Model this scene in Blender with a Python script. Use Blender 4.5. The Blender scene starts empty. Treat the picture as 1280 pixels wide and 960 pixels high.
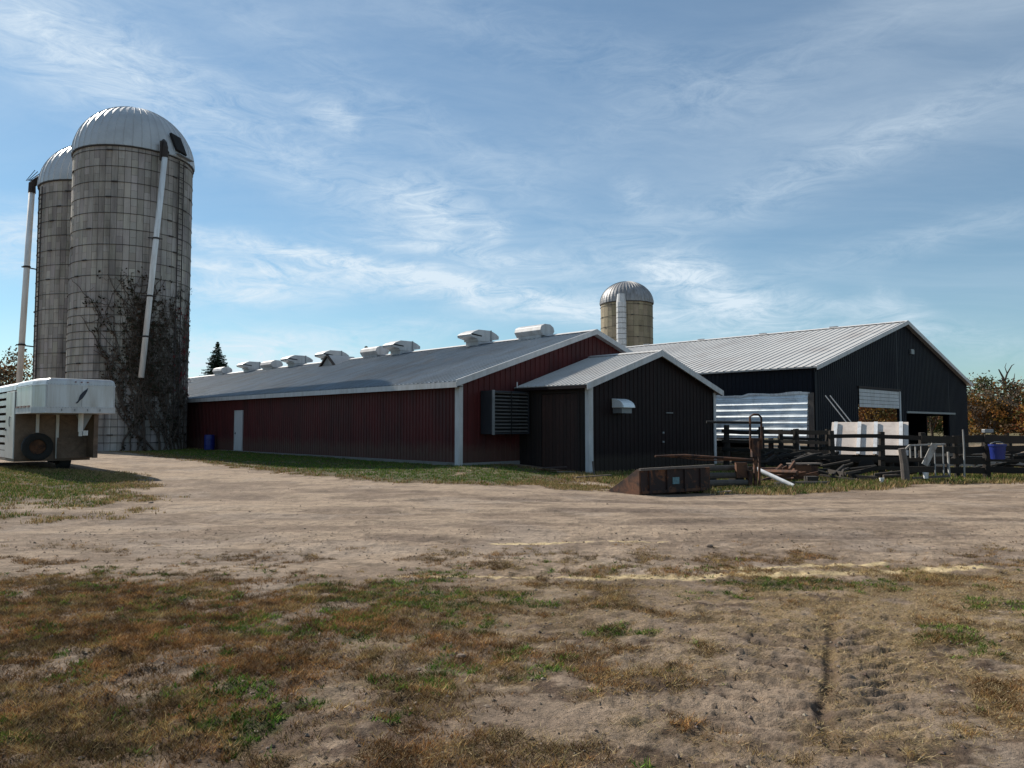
import bpy, math, random
import numpy as np
from mathutils import Vector, Matrix
random.seed(7)
RNG = np.random.default_rng(11)
sc = bpy.context.scene
COL = sc.collection
R = math.radians

# ------------------------------------------------------------------ camera
cam_d = bpy.data.cameras.new('camera'); cam = bpy.data.objects.new('camera', cam_d); COL.objects.link(cam)
cam.location = (0, 0, 1.6); cam.rotation_euler = (R(90 + 3.13), 0, 0)
cam_d.sensor_width = 36; cam_d.lens = 36 * 950 / 1280; cam_d.clip_end = 5000; cam_d.clip_start = .05
sc.camera = cam

# ------------------------------------------------------------------ light
SUN_EL = 38.0
SH = Vector((-.739, .674, 0)).normalized()               # horizontal direction towards the sun
SUN = Vector((SH.x * math.cos(R(SUN_EL)), SH.y * math.cos(R(SUN_EL)), math.sin(R(SUN_EL))))
sd = bpy.data.lights.new('sun', 'SUN'); so = bpy.data.objects.new('sun', sd); COL.objects.link(so)
sd.energy = 5.0; sd.angle = R(.5); sd.color = (1, .93, .82)
so.rotation_euler = SUN.to_track_quat('Z', 'Y').to_euler(); so.location = (-40, 40, 60)
sc.view_settings.view_transform = 'Standard'; sc.view_settings.look = 'None'
sc.view_settings.exposure = 0.47; sc.view_settings.gamma = 1
sc.render.resolution_x = 1024; sc.render.resolution_y = 768


class NT:
    """tiny helper to write node trees"""
    def __init__(s, tree): s.t = tree; s.n = tree.nodes; s.l = tree.links
    def put(s, node, idx, v):
        if v is None: return
        sock = node.inputs[idx]
        if hasattr(v, 'is_output') or isinstance(v, bpy.types.NodeSocket): s.l.new(v, sock)
        else:
            if isinstance(v, (tuple, list)) and len(v) == 3 and sock.type == 'RGBA': v = (*v, 1)
            sock.default_value = v
    def math(s, op, a, b=None, c=None, clamp=False):
        m = s.n.new('ShaderNodeMath'); m.operation = op; m.use_clamp = clamp
        s.put(m, 0, a); s.put(m, 1, b); s.put(m, 2, c); return m.outputs[0]
    def vmath(s, op, a, b=None):
        m = s.n.new('ShaderNodeVectorMath'); m.operation = op
        s.put(m, 0, a); s.put(m, 1, b); return m.outputs['Value'] if op in ('DOT_PRODUCT', 'LENGTH') else m.outputs[0]
    def noise(s, vec, scale, detail=4, rough=.55, dist=0):
        m = s.n.new('ShaderNodeTexNoise'); s.put(m, 'Vector', vec); m.inputs['Scale'].default_value = scale
        m.inputs['Detail'].default_value = detail; m.inputs['Roughness'].default_value = rough
        m.inputs['Distortion'].default_value = dist; return m.outputs[0]
    def ramp(s, fac, stops):
        m = s.n.new('ShaderNodeValToRGB'); s.put(m, 0, fac); e = m.color_ramp.elements
        while len(e) < len(stops): e.new(.5)
        for i, (p, c) in enumerate(stops):
            e[i].position = p
            e[i].color = (c, c, c, 1) if isinstance(c, (int, float)) else (*c, 1)
        return m.outputs[0]
    def mix(s, fac, a, b, mode='MIX'):
        m = s.n.new('ShaderNodeMix'); m.data_type = 'RGBA'; m.blend_type = mode
        s.put(m, 0, fac); s.put(m, 6, a); s.put(m, 7, b); return m.outputs[2]
    def mapping(s, vec, scale=(1, 1, 1), rot=(0, 0, 0), loc=(0, 0, 0)):
        m = s.n.new('ShaderNodeMapping'); s.put(m, 0, vec); m.inputs['Scale'].default_value = scale
        m.inputs['Rotation'].default_value = rot; m.inputs['Location'].default_value = loc; return m.outputs[0]


# ------------------------------------------------------------------ sky
w = bpy.data.worlds.new('World'); sc.world = w; w.use_nodes = True
T = NT(w.node_tree); T.n.clear()
out = T.n.new('ShaderNodeOutputWorld'); bg = T.n.new('ShaderNodeBackground'); bg.inputs[1].default_value = .074
sky = T.n.new('ShaderNodeTexSky'); sky.sky_type = 'NISHITA'; sky.sun_disc = False
sky.sun_elevation = R(SUN_EL); sky.sun_rotation = math.atan2(SH.x, SH.y)
sky.air_density = 1.0; sky.dust_density = .25; sky.ozone_density = 3.0; sky.altitude = 300
tc = T.n.new('ShaderNodeTexCoord'); D = tc.outputs['Generated']
sep = T.n.new('ShaderNodeSeparateXYZ'); T.put(sep, 0, D)
dz = T.math('ADD', T.math('MAXIMUM', sep.outputs[2], 0.0), .16)
pc = T.n.new('ShaderNodeCombineXYZ'); T.put(pc, 0, T.math('DIVIDE', sep.outputs[0], dz)); T.put(pc, 1, T.math('DIVIDE', sep.outputs[1], dz))
PL = pc.outputs[0]
warp = T.vmath('SCALE', T.vmath('SUBTRACT', T.n.new('ShaderNodeTexNoise').outputs[1], (.5, .5, .5)))
wn = warp.node.inputs[0].links[0].from_node.inputs[0].links[0].from_node
T.put(wn, 'Vector', PL); wn.inputs['Scale'].default_value = .45; wn.inputs['Detail'].default_value = 3
warp.node.inputs['Scale'].default_value = 1.4
PW = T.vmath('ADD', PL, warp)
# three families of cirrus: long streaks running two ways over a thin veil
s1 = T.noise(T.mapping(PW, (.16, .9, 1), (0, 0, R(-46))), 1.0, 9, .62, .4)
s2 = T.noise(T.mapping(PW, (.28, 1.1, 1), (0, 0, R(54)), (3, 1, 0)), 1.0, 9, .6, .3)
veil = T.noise(T.mapping(PL, (.35, .5, 1), (0, 0, R(-30)), (5.3, 2.1, 0)), 1.0, 4, .5)
fine = T.noise(T.mapping(PW, (1.2, 3.5, 1), (0, 0, R(-40))), 1.3, 8, .7, .6)
a1 = T.math('MULTIPLY', T.ramp(s1, [(.42, 0), (.72, 1)]), .34)
a2 = T.math('MULTIPLY', T.ramp(s2, [(.44, 0), (.78, 1)]), .30)
a3 = T.math('MULTIPLY', T.ramp(veil, [(.3, 0), (.75, 1)]), .16)
wisps = T.math('ADD', T.math('MULTIPLY', T.math('MULTIPLY', T.math('ADD', a1, a2), T.ramp(sep.outputs[2], [(.10, .25), (.30, 1)])), T.ramp(fine, [(.25, .45), (.7, 1.1)])), a3)
# brighter patches of cloud where they hang in the sky: (direction, angular radii along / across, tilt, strength)
UP = [((-0.236, 0.412), (0.033, 0.016), -25, 0.6), ((-0.264, 0.432), (0.067, 0.018), -20, 0.35), ((-0.107, 0.288), (0.056, 0.027), -22, 0.85),
      ((-0.021, 0.257), (0.018, 0.013), 0, 0.7), ((0.171, 0.306), (0.027, 0.022), -40, 0.55), ((0.000, 0.220), (0.044, 0.009), -8, 0.35),
      ((-0.085, 0.234), (0.122, 0.011), -8, 0.5), ((-0.157, 0.204), (0.322, 0.012), -10.5, 1.75), ((-0.085, 0.169), (0.211, 0.010), -9, 0.9),
      ((-0.372, 0.188), (0.111, 0.018), -2, 1.1), ((-0.383, 0.214), (0.100, 0.009), -8, 0.8), ((-0.329, 0.169), (0.067, 0.011), 0, 0.8),
      ((0.255, 0.180), (0.083, 0.029), -17, 1.1), ((0.218, 0.204), (0.038, 0.016), -5, 0.8), ((0.292, 0.156), (0.056, 0.016), -5, 0.8),
      ((0.519, 0.157), (0.038, 0.016), -35, 0.6), ((0.424, 0.163), (0.067, 0.011), -5, 0.5), ((0.381, 0.134), (0.067, 0.010), 0, 0.5),
      ((-0.661, 0.257), (0.078, 0.024), 0, 1.3), ((-0.681, 0.214), (0.067, 0.016), 0, 0.8), ((-0.391, 0.092), (0.156, 0.029), 0, 1.1),
      ((-0.359, 0.074), (0.222, 0.016), 0, 0.8), ((-0.233, 0.118), (0.133, 0.013), 5, 0.6), ((-0.365, 0.366), (0.467, 0.029), -24, 0.42),
      ((-0.496, 0.476), (0.367, 0.033), -24, 0.5), ((-0.606, 0.531), (0.178, 0.067), -30, 0.6), ((-0.183, 0.443), (0.289, 0.029), -32, 0.3),
      ((0.331, 0.312), (0.367, 0.031), 22, 0.26), ((0.280, 0.454), (0.378, 0.038), 22, 0.2), ((0.515, 0.388), (0.289, 0.022), 25, 0.22),
      ((0.065, 0.509), (0.333, 0.044), -15, 0.22), ((0.543, 0.247), (0.244, 0.018), 14, 0.35), ((0.571, 0.118), (0.133, 0.018), -10, 0.5)]
yy = T.math('MAXIMUM', sep.outputs[1], .05)
qu = T.math('DIVIDE', sep.outputs[0], yy); qv = T.math('DIVIDE', sep.outputs[2], yy)
front = T.math('GREATER_THAN', sep.outputs[1], .05)
cl = None
rag = T.noise(T.mapping(D, (7, 7, 24), (0, R(10), 0)), 1.9, 10, .74, .9)
jit = T.math('MULTIPLY', T.math('SUBTRACT', T.noise(D, 14, 5, .6), .5), .05)
qu2 = T.math('ADD', qu, jit); qv2 = T.math('ADD', qv, T.math('MULTIPLY', jit, .5))
for (u, v), (ru, rv), tilt, st in UP:
    ca, sa = math.cos(R(tilt)), math.sin(R(tilt))
    du = T.math('SUBTRACT', qu2, u); dv = T.math('SUBTRACT', qv2, v)
    e1 = T.math('DIVIDE', T.math('ADD', T.math('MULTIPLY', du, ca), T.math('MULTIPLY', dv, sa)), ru)
    e2 = T.math('DIVIDE', T.math('SUBTRACT', T.math('MULTIPLY', dv, ca), T.math('MULTIPLY', du, sa)), rv)
    g = T.math('MULTIPLY', T.math('EXPONENT', T.math('MULTIPLY', T.math('ADD', T.math('MULTIPLY', e1, e1), T.math('MULTIPLY', e2, e2)), -.7)), st)
    cl = g if cl is None else T.math('ADD', cl, g)
cl = T.math('MULTIPLY', T.math('MULTIPLY', cl, front), T.ramp(rag, [(.34, .04), (.66, 1.15)]))
alpha = T.math('MINIMUM', T.math('ADD', wisps, T.math('MULTIPLY', cl, .60)), .9)
low = T.ramp(sep.outputs[2], [(0, .25), (.3, 0)])
base = T.mix(1.0, sky.outputs[0], (.80, .985, .97), 'MULTIPLY')
c1 = T.mix(alpha, base, (7.4, 8.5, 9.4))
T.put(bg, 0, c1); T.l.new(bg.outputs[0], out.inputs[0])


# ------------------------------------------------------------------ helpers
def tag(o, label=None, cat=None, group=None, kind=None):
    if label: o['label'] = label
    if cat: o['category'] = cat
    if group: o['group'] = group
    if kind: o['kind'] = kind
    return o


def empty(name, loc=(0, 0, 0), rz=0, parent=None):
    o = bpy.data.objects.new(name, None); o.empty_display_size = .3
    COL.objects.link(o); o.location = loc; o.rotation_euler.z = rz; o.parent = parent
    return o


def link_mesh(name, me, parent=None):
    o = bpy.data.objects.new(name, me); COL.objects.link(o); o.parent = parent; return o


class MB:
    def __init__(s): s.v = []; s.f = []; s.c = []
    def add(s, vs, fs, c=None):
        n = len(s.v); s.v += [tuple(p) for p in vs]; s.f += [tuple(i + n for i in f) for f in fs]
        s.c += [c if c is not None else (1, 1, 1)] * len(fs); return s
    def box(s, x0, x1, y0, y1, z0, z1, c=None):
        return s.add([(x, y, z) for z in (z0, z1) for x, y in ((x0, y0), (x1, y0), (x1, y1), (x0, y1))],
                     [(3, 2, 1, 0), (4, 5, 6, 7), (0, 1, 5, 4), (1, 2, 6, 5), (2, 3, 7, 6), (3, 0, 4, 7)], c)
    def beam(s, p, q, w, h, up=(0, 0, 1), c=None):
        p, q = Vector(p), Vector(q); d = (q - p).normalized(); up = Vector(up)
        r = d.cross(up)
        if r.length < 1e-3: r = d.cross(Vector((0, 1, 0)))
        r.normalize(); u = r.cross(d).normalized(); r = r * w / 2; u = u * h / 2
        vs = [b + a for b in (p, q) for a in (-r - u, r - u, r + u, -r + u)]
        return s.add(vs, [(0, 1, 2, 3), (7, 6, 5, 4), (0, 4, 5, 1), (1, 5, 6, 2), (2, 6, 7, 3), (3, 7, 4, 0)], c)
    def tube(s, pts, rad, n=10, cap=True, c=None):
        pts = [Vector(p) for p in pts]; rs = rad if isinstance(rad, (list, tuple)) else [rad] * len(pts)
        rings = []; ref = None
        for i, p in enumerate(pts):
            d = (pts[min(i + 1, len(pts) - 1)] - pts[max(i - 1, 0)])
            d = d.normalized() if d.length > 1e-6 else Vector((0, 0, 1))
            if ref is None: ref = Vector((0, 0, 1)) if abs(d.z) < .9 else Vector((1, 0, 0))
            a = d.cross(ref).normalized(); b = a.cross(d).normalized(); ref = b
            rings.append([p + (a * math.cos(2 * math.pi * k / n) + b * math.sin(2 * math.pi * k / n)) * rs[i] for k in range(n)])
        vs = [q for r_ in rings for q in r_]; fs = []
        for i in range(len(pts) - 1):
            for k in range(n):
                k2 = (k + 1) % n; fs.append((i * n + k, i * n + k2, (i + 1) * n + k2, (i + 1) * n + k))
        if cap: fs.append(tuple(range(n - 1, -1, -1))); fs.append(tuple((len(pts) - 1) * n + k for k in range(n)))
        return s.add(vs, fs, c)
    def prism(s, poly, off, c=None):
        """closed solid: polygon (3D points) pushed along the vector off"""
        n = len(poly); o = Vector(off); vs = [Vector(p) for p in poly] + [Vector(p) + o for p in poly]
        return s.add(vs, [tuple(range(n - 1, -1, -1)), tuple(range(n, 2 * n))] + [(i, (i + 1) % n, n + (i + 1) % n, n + i) for i in range(n)], c)
    def sheet(s, P, U, V, N, L, a, b, pitch=.22, ribw=.07, depth=.025, c=None, stops=()):
        """ribbed metal sheet: ribs run along V, repeat along U over length L, from V*a(s) to V*b(s)"""
        P, U, V, N = map(Vector, (P, U, V, N)); fa = a if callable(a) else (lambda t: a); fb = b if callable(b) else (lambda t: b)
        prof = [(0, 0)]; t = pitch * .5
        while t + ribw < L:
            prof += [(t, 0), (t + ribw * .22, depth), (t + ribw * .78, depth), (t + ribw, 0)]; t += pitch
        prof.append((L, 0))
        for q in stops:
            if 0 < q < L: prof.append((q, 0 if not any(p[0] < q < p[0] + 1e-9 for p in prof) else 0))
        prof.sort(); vs = []; fs = []
        for t, h in prof:
            vs += [P + U * t + V * fa(t) + N * h, P + U * t + V * fb(t) + N * h]
        for i in range(len(prof) - 1): fs.append((2 * i, 2 * i + 2, 2 * i + 3, 2 * i + 1))
        return s.add(vs, fs, c)
    def build(s, name, m, parent=None, smooth=False, bevel=0):
        me = bpy.data.meshes.new(name); me.from_pydata(s.v, [], s.f); me.materials.append(m)
        ca = me.color_attributes.new('tint', 'FLOAT_COLOR', 'CORNER')
        cols = np.repeat(np.array([(*c, 1) for c in s.c], dtype=np.float32).reshape(-1, 4), [len(f) for f in s.f], axis=0)
        ca.data.foreach_set('color', cols.ravel())
        if smooth: me.polygons.foreach_set('use_smooth', [True] * len(me.polygons))
        me.update(); o = link_mesh(name, me, parent)
        if bevel:
            b = o.modifiers.new('bevel', 'BEVEL'); b.width = bevel; b.segments = 2; b.limit_method = 'ANGLE'
        return o


def fast_mesh(name, verts, nper, m, cols=None, parent=None):
    """faces of nper vertices each, in order, from a numpy array; cols per face"""
    nf = len(verts) // nper; me = bpy.data.meshes.new(name)
    me.vertices.add(len(verts)); me.vertices.foreach_set('co', verts.astype(np.float32).ravel())
    me.loops.add(nf * nper); me.loops.foreach_set('vertex_index', np.arange(nf * nper, dtype=np.int32))
    me.polygons.add(nf); me.polygons.foreach_set('loop_start', np.arange(0, nf * nper, nper, dtype=np.int32))
    me.polygons.foreach_set('loop_total', np.full(nf, nper, dtype=np.int32))
    me.update(calc_edges=True); me.materials.append(m)
    if cols is not None:
        ca = me.color_attributes.new('tint', 'FLOAT_COLOR', 'CORNER')
        c4 = np.concatenate([cols, np.ones((nf, 1))], 1).astype(np.float32)
        ca.data.foreach_set('color', np.repeat(c4, nper, axis=0).ravel())
    return link_mesh(name, me, parent)


def mat(name, col, rough=.8, metal=0, var=.25, scale=1.5, fine=25, bump=0., bscale=40, tint=False, streak=None, patch=None,
        sscale=(3, 3, .25), spec=.5, transl=0, bdist=.01, vgrad=None):
    m = bpy.data.materials.new(name); m.use_nodes = True; t = NT(m.node_tree)
    b = t.n['Principled BSDF']; tc = t.n.new('ShaderNodeTexCoord').outputs['Object']
    lo = tuple(c * (1 - var) for c in col); hi = tuple(min(1, c * (1 + var)) for c in col)
    n1 = t.noise(tc, scale, 5, .6); n2 = t.noise(tc, fine, 4, .6)
    c = t.ramp(t.math('ADD', t.math('MULTIPLY', n1, .6), t.math('MULTIPLY', n2, .4)), [(.32, lo), (.68, hi)])
    if patch:
        pcol, lo_, hi_, psc = patch
        c = t.mix(t.ramp(t.noise(t.mapping(tc, loc=(7, 3, 1)), psc, 7, .65, .5), [(lo_, 0), (hi_, 1)]), c, pcol)
    if streak:
        scol, amt = streak
        f = t.ramp(t.noise(t.mapping(tc, sscale), 1.0, 7, .65), [(.42, 0), (.66, amt)])
        c = t.mix(f, c, scol)
    if tint:
        a = t.n.new('ShaderNodeAttribute'); a.attribute_name = 'tint'
        c = t.mix(1.0, c, a.outputs[0], 'MULTIPLY')
    if vgrad:
        z_ = t.n.new('ShaderNodeSeparateXYZ'); t.put(z_, 0, tc); top_, dcol, amt = vgrad
        lvl = t.math('ADD', z_.outputs[2], t.math('MULTIPLY', t.noise(tc, 1.8, 6, .7), -1.0 * top_))
        c = t.mix(t.math('MULTIPLY', t.ramp(lvl, [(0, 1), (.5 * top_, 0)]), amt), c, dcol)
    t.put(b, 'Base Color', c)
    b.inputs['Metallic'].default_value = metal; b.inputs['Specular IOR Level'].default_value = spec
    t.put(b, 'Roughness', t.math('ADD', t.math('MULTIPLY', t.math('SUBTRACT', n1, .5), .25), rough, clamp=True))
    if bump:
        bn = t.n.new('ShaderNodeBump'); bn.inputs['Strength'].default_value = bump; bn.inputs['Distance'].default_value = bdist
        t.put(bn, 'Height', t.noise(tc, bscale, 5, .65)); t.l.new(bn.outputs[0], b.inputs['Normal'])
    if transl:
        tr = t.n.new('ShaderNodeBsdfTranslucent'); t.put(tr, 0, c); mx = t.n.new('ShaderNodeMixShader')
        mx.inputs[0].default_value = transl; t.l.new(b.outputs[0], mx.inputs[1]); t.l.new(tr.outputs[0], mx.inputs[2])
        t.l.new(mx.outputs[0], t.n['Material Output'].inputs[0])
    return m


M = dict(
    red=mat('red_siding', (.085, .0125, .012), .6, var=.18, scale=.6, spec=.3, streak=((.03, .008, .008), .6), sscale=(1.2, 1.2, .3), bump=.1, vgrad=(1.0, (.10, .065, .048), .55)),
    navy=mat('dark_siding', (.008, .009, .015), .6, var=.2, scale=.5, spec=.2, streak=((.007, .007, .010), .5), sscale=(1.2, 1.2, .3), bump=.1, vgrad=(.6, (.05, .04, .032), .6)),
    brownsiding=mat('brown_siding', (.018, .0095, .0095), .65, var=.25, scale=.7, spec=.2, streak=((.007, .005, .006), .6), sscale=(1.5, 1.5, .3), vgrad=(.5, (.05, .038, .03), .6)),
    darkwood=mat('dark_boards', (.022, .012, .010), .8, var=.35, scale=2, tint=True, streak=((.012, .008, .007), .8), sscale=(9, 9, .6), bump=.3),
    white=mat('white_trim', (.55, .55, .56), .55, var=.08, scale=2, streak=((.30, .28, .25), .45), sscale=(4, 4, .8)),
    roofA=mat('grey_roof', (.165, .205, .245), .45, .12, var=.12, scale=.35, streak=((.11, .115, .12), .7), sscale=(.35, 1.6, .35), patch=((.20, .18, .165), .52, .72, .3)),
    roofB=mat('pale_roof', (.46, .45, .435), .5, .0, var=.10, scale=.35, patch=((.36, .33, .31), .5, .75, .4)),
    galv=mat('galvanised', (.78, .84, .90), .4, .15, var=.16, scale=1.6, patch=((.34, .36, .38), .5, .8, 1.2), bump=.15, bscale=6, bdist=.03),
    vent=mat('vent_metal', (.46, .46, .47), .5, .1, var=.15, scale=1.3, streak=((.22, .2, .19), .5)),
    conc=mat('concrete', (.24, .225, .215), .9, var=.2, scale=1, fine=30, bump=.3),
    stave=mat('stave_concrete', (.40, .365, .335), .92, var=.14, scale=.5, fine=20, tint=True, streak=((.07, .058, .055), .75), sscale=(1.0, 1.0, .12), bump=.3),
    stave2=mat('tile_stave', (.27, .225, .155), .8, var=.2, scale=.5, fine=16, tint=True, streak=((.12, .09, .05), .6), sscale=(1.3, 1.3, .15)),
    hoop=mat('rusty_hoop', (.035, .027, .025), .8, var=.3),
    dome=mat('dome_sheet', (.50, .51, .52), .42, .30, var=.08, scale=.6, streak=((.32, .32, .32), .35), sscale=(1, 1, 1)),
    dome3=mat('old_dome_sheet', (.30, .30, .31), .55, .3, var=.2, scale=.9, streak=((.16, .14, .12), .6), sscale=(2, 2, .6)),
    black=mat('dark_opening', (.012, .012, .013), .9),
    pipe=mat('white_pipe', (.80, .80, .80), .45, .0, var=.05, streak=((.34, .3, .27), .5), sscale=(5, 5, .5)),
    rust=mat('rusted_steel', (.13, .055, .028), .85, .1, var=.4, scale=3, patch=((.028, .015, .013), .45, .6, 2.5), bump=.4, bscale=20),
    rustp=mat('painted_rust', (.030, .016, .014), .8, .05, var=.5, scale=4, patch=((.17, .065, .028), .50, .62, 2.2), bump=.4, bscale=16),
    wood=mat('weathered_board', (.030, .024, .020), .9, var=.35, scale=4, fine=40, tint=True, bump=.4, bscale=50),
    oldwood=mat('grey_log', (.12, .10, .088), .9, var=.35, scale=4, fine=30, tint=True, bump=.5, bscale=30),
    paleply=mat('pale_panel', (.60, .52, .46), .8, var=.15, scale=2.5, patch=((.45, .35, .29), .5, .75, 2), bump=.2),
    blue=mat('blue_plastic', (.006, .018, .16), .45, var=.15),
    rubber=mat('tyre_rubber', (.017, .017, .018), .85, var=.3, bump=.3),
    trailer=mat('white_aluminium', (.56, .57, .59), .35, .25, var=.05, scale=1.2, streak=((.34, .31, .28), .75), sscale=(2.5, 2.5, .3)),
    dirtyal=mat('dirty_aluminium', (.19, .13, .095), .6, .15, var=.35, scale=2.2, patch=((.075, .048, .034), .45, .7, 1.8), bump=.1),
    steel=mat('grey_steel', (.22, .23, .24), .5, .4, var=.2),
    ink=mat('dark_decal', (.012, .018, .035), .5, var=.1),
    redlamp=mat('red_reflector', (.16, .02, .018), .4, var=.1),
    door=mat('white_door', (.52, .52, .53), .5, var=.06, streak=((.38, .35, .31), .4)),
    bark=mat('bark', (.07, .052, .04), .95, var=.4, scale=5, bump=.5),
    leaf=mat('leaves', (1, 1, 1), .7, var=.2, scale=.6, tint=True, transl=.3, spec=.2),
    needle=mat('needles', (.020, .036, .020), .8, var=.35, scale=1, tint=True, spec=.2),
    grass=mat('grass_blades', (1, 1, 1), .8, var=.2, scale=1.2, tint=True, transl=.2, spec=.15),
    clod=mat('earth_clods', (.20, .155, .12), .95, var=.3, scale=3, tint=True, bump=.4),
    chalk=mat('chalky_paint', (.34, .34, .33), .8, var=.2, scale=4, streak=((.12, .09, .07), .8), sscale=(6, 6, 2)),
    brick=mat('rubble', (.16, .12, .10), .9, var=.3, tint=True),
)


# ------------------------------------------------------------------ noise + ground
def vnoise(x, y, seed=0):
    xi = np.floor(x).astype(np.int64); yi = np.floor(y).astype(np.int64); fx = x - xi; fy = y - yi
    def h(a, b):
        n = (a * 374761393 + b * 668265263 + seed * 1442695041) & 0x7fffffff
        n = ((n ^ (n >> 13)) * 1274126177) & 0x7fffffff
        return ((n ^ (n >> 16)) & 0xffff) / 65535.0
    sx = fx * fx * (3 - 2 * fx); sy = fy * fy * (3 - 2 * fy)
    return (h(xi, yi) * (1 - sx) + h(xi + 1, yi) * sx) * (1 - sy) + (h(xi, yi + 1) * (1 - sx) + h(xi + 1, yi + 1) * sx) * sy


def fbm(x, y, s, o=4, seed=0, r=.5):
    t = np.zeros_like(x, dtype=float); a = 1; n = 0
    for i in range(o):
        t += a * vnoise(x * s * 2 ** i + 17.3 * i, y * s * 2 ** i - 9.1 * i, seed + i); n += a; a *= r
    return t / n


def sst(a, b, x): t = np.clip((x - a) / (b - a), 0, 1); return t * t * (3 - 2 * t)


def sdpoly(poly, x, y):
    """signed distance, positive inside"""
    P_ = np.array(poly, float); d = np.full(x.shape, 1e9); ins = np.zeros(x.shape, bool); n = len(P_)
    for i in range(n):
        a, b = P_[i], P_[(i + 1) % n]; e = b - a
        t = np.clip(((x - a[0]) * e[0] + (y - a[1]) * e[1]) / (e @ e), 0, 1)
        d = np.minimum(d, np.hypot(x - a[0] - e[0] * t, y - a[1] - e[1] * t))
        c = ((a[1] > y) != (b[1] > y)) & (x < (b[0] - a[0]) * (y - a[1]) / (b[1] - a[1] + 1e-12) + a[0]); ins ^= c
    return np.where(ins, d, -d)


POLY_BARN = [(-28, 47), (-22.4, 43.6), (-15.2, 34.6), (-8.4, 25.9), (-4.3, 21.7), (-.2, 20.5), (1.4, 21.8), (2.2, 25.0), (3.6, 28.5), (-2, 34), (-22, 52)]
POLY_TRAILER = [(-30, 30), (-18, 28), (-12.5, 25.2), (-10.5, 22.3), (-7.6, 17.5), (-6.5, 13.6), (-8.2, 11.9), (-30, 10)]
POLY_FENCE = [(2.3, 26), (3.4, 22.6), (5.4, 20.4), (7.0, 19.6), (9.2, 21.6), (11.2, 22.6), (12.8, 24.4), (17.2, 25.2), (30, 25), (60, 30), (60, 34), (14, 34), (9, 38), (3, 30)]
POLY_PATCH = [(.3, 22.0), (1.3, 19.9), (2.2, 20.6), (3.2, 22.0), (2.6, 23.5), (1.0, 23.0)]


def weights(x, y):
    """per ground kind density 0..1: dry grass, green, straw, dark soil"""
    n1 = fbm(x, y, .55, 5, 3, .6); n2 = fbm(x, y, 1.9, 5, 9, .62); n3 = fbm(x, y, 1.15, 5, 21, .6); n4 = fbm(x, y, 4.5, 4, 33, .6); n5 = fbm(x, y, .45, 4, 51); n6 = fbm(x, y, 3.1, 5, 57, .65)
    fore = sst(-.5, .7, (8.2 + .05 * x - y) + (n1 - .5) * 4.5 + (n4 - .5) * 2.2) * sst(-30, -8, y)
    left = sst(.7, -.9, x - (-1.95 + .34 * (y - 3.5)) + (n1 - .5) * 3.6 + (n4 - .5) * 2.2)
    dry = fore * (left * np.clip(.72 + 2.4 * (n2 - .45) + 1.2 * (n6 - .5), .05, 1) + (1 - left) * .62 * sst(.50, .60, n2 * .38 + n6 * .37 + n4 * .25))
    farband = .7 * sst(.50, .60, n2 * .5 + n6 * .5) * sst(10.8, 9.0, y) * sst(7.4, 8.6, y)
    dry = np.maximum(dry, farband * .8)
    green = fore * (left * sst(.535, .60, n3 * .5 + n4 * .5) * .95 + (1 - left) * sst(.58, .66, n3 * .6 + n4 * .4) * .8)
    straw = fore * (1 - left) * (.45 + .55 * sst(.6, 2.6, x + (n1 - .5) * 2.5)) * sst(.36, .54, n5 * .3 + n6 * .4 + n4 * .3)
    soil = fore * (.25 + .75 * (1 - left)) * sst(.48, .58, fbm(x * .8, y * 1.4, 2.6, 6, 77, .68)) * .95
    for poly, g, dr in ((POLY_BARN, .95, .35), (POLY_TRAILER, .7, .6), (POLY_FENCE, .75, .55), (POLY_PATCH, .7, .4)):
        s_ = sdpoly(poly, x, y) + (n2 - .5) * 1.6 + (n4 - .5) * .8
        a_ = sst(-.05, .45, s_); edge = sst(2.2, .3, s_)
        if poly is POLY_TRAILER: a_ = a_ * sst(.28, .5, n3 * .6 + sst(-8, -14, x) * .45); 
        if poly is POLY_FENCE: edge = sst(1.2, .2, s_)
        green = np.maximum(green, a_ * g * sst(.30, .55, n3 + .15) * (1 - .75 * edge)); dry = np.maximum(dry, a_ * (dr + edge * .6))
    c_ = 1.62 + (y - 4.0) * .41 + (fbm(x * 0, y, 1.8, 3, 99) - .5) * .16; trk = sst(.75, .55, np.abs(x - c_)) * sst(3.6, 4.2, y) * sst(7.0, 6.2, y)
    dry = dry * (1 - .97 * trk); green = green * (1 - trk); soil = np.maximum(soil * (1 - .5 * trk), trk * .8 * sst(.10, .03, np.abs(x - c_)))
    return [np.clip(q, 0, 1) for q in (dry, green, straw, soil)]


def road_tone(x, y):
    return fbm(x * .7, y * 1.3, .9, 6, 61, .62)


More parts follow.
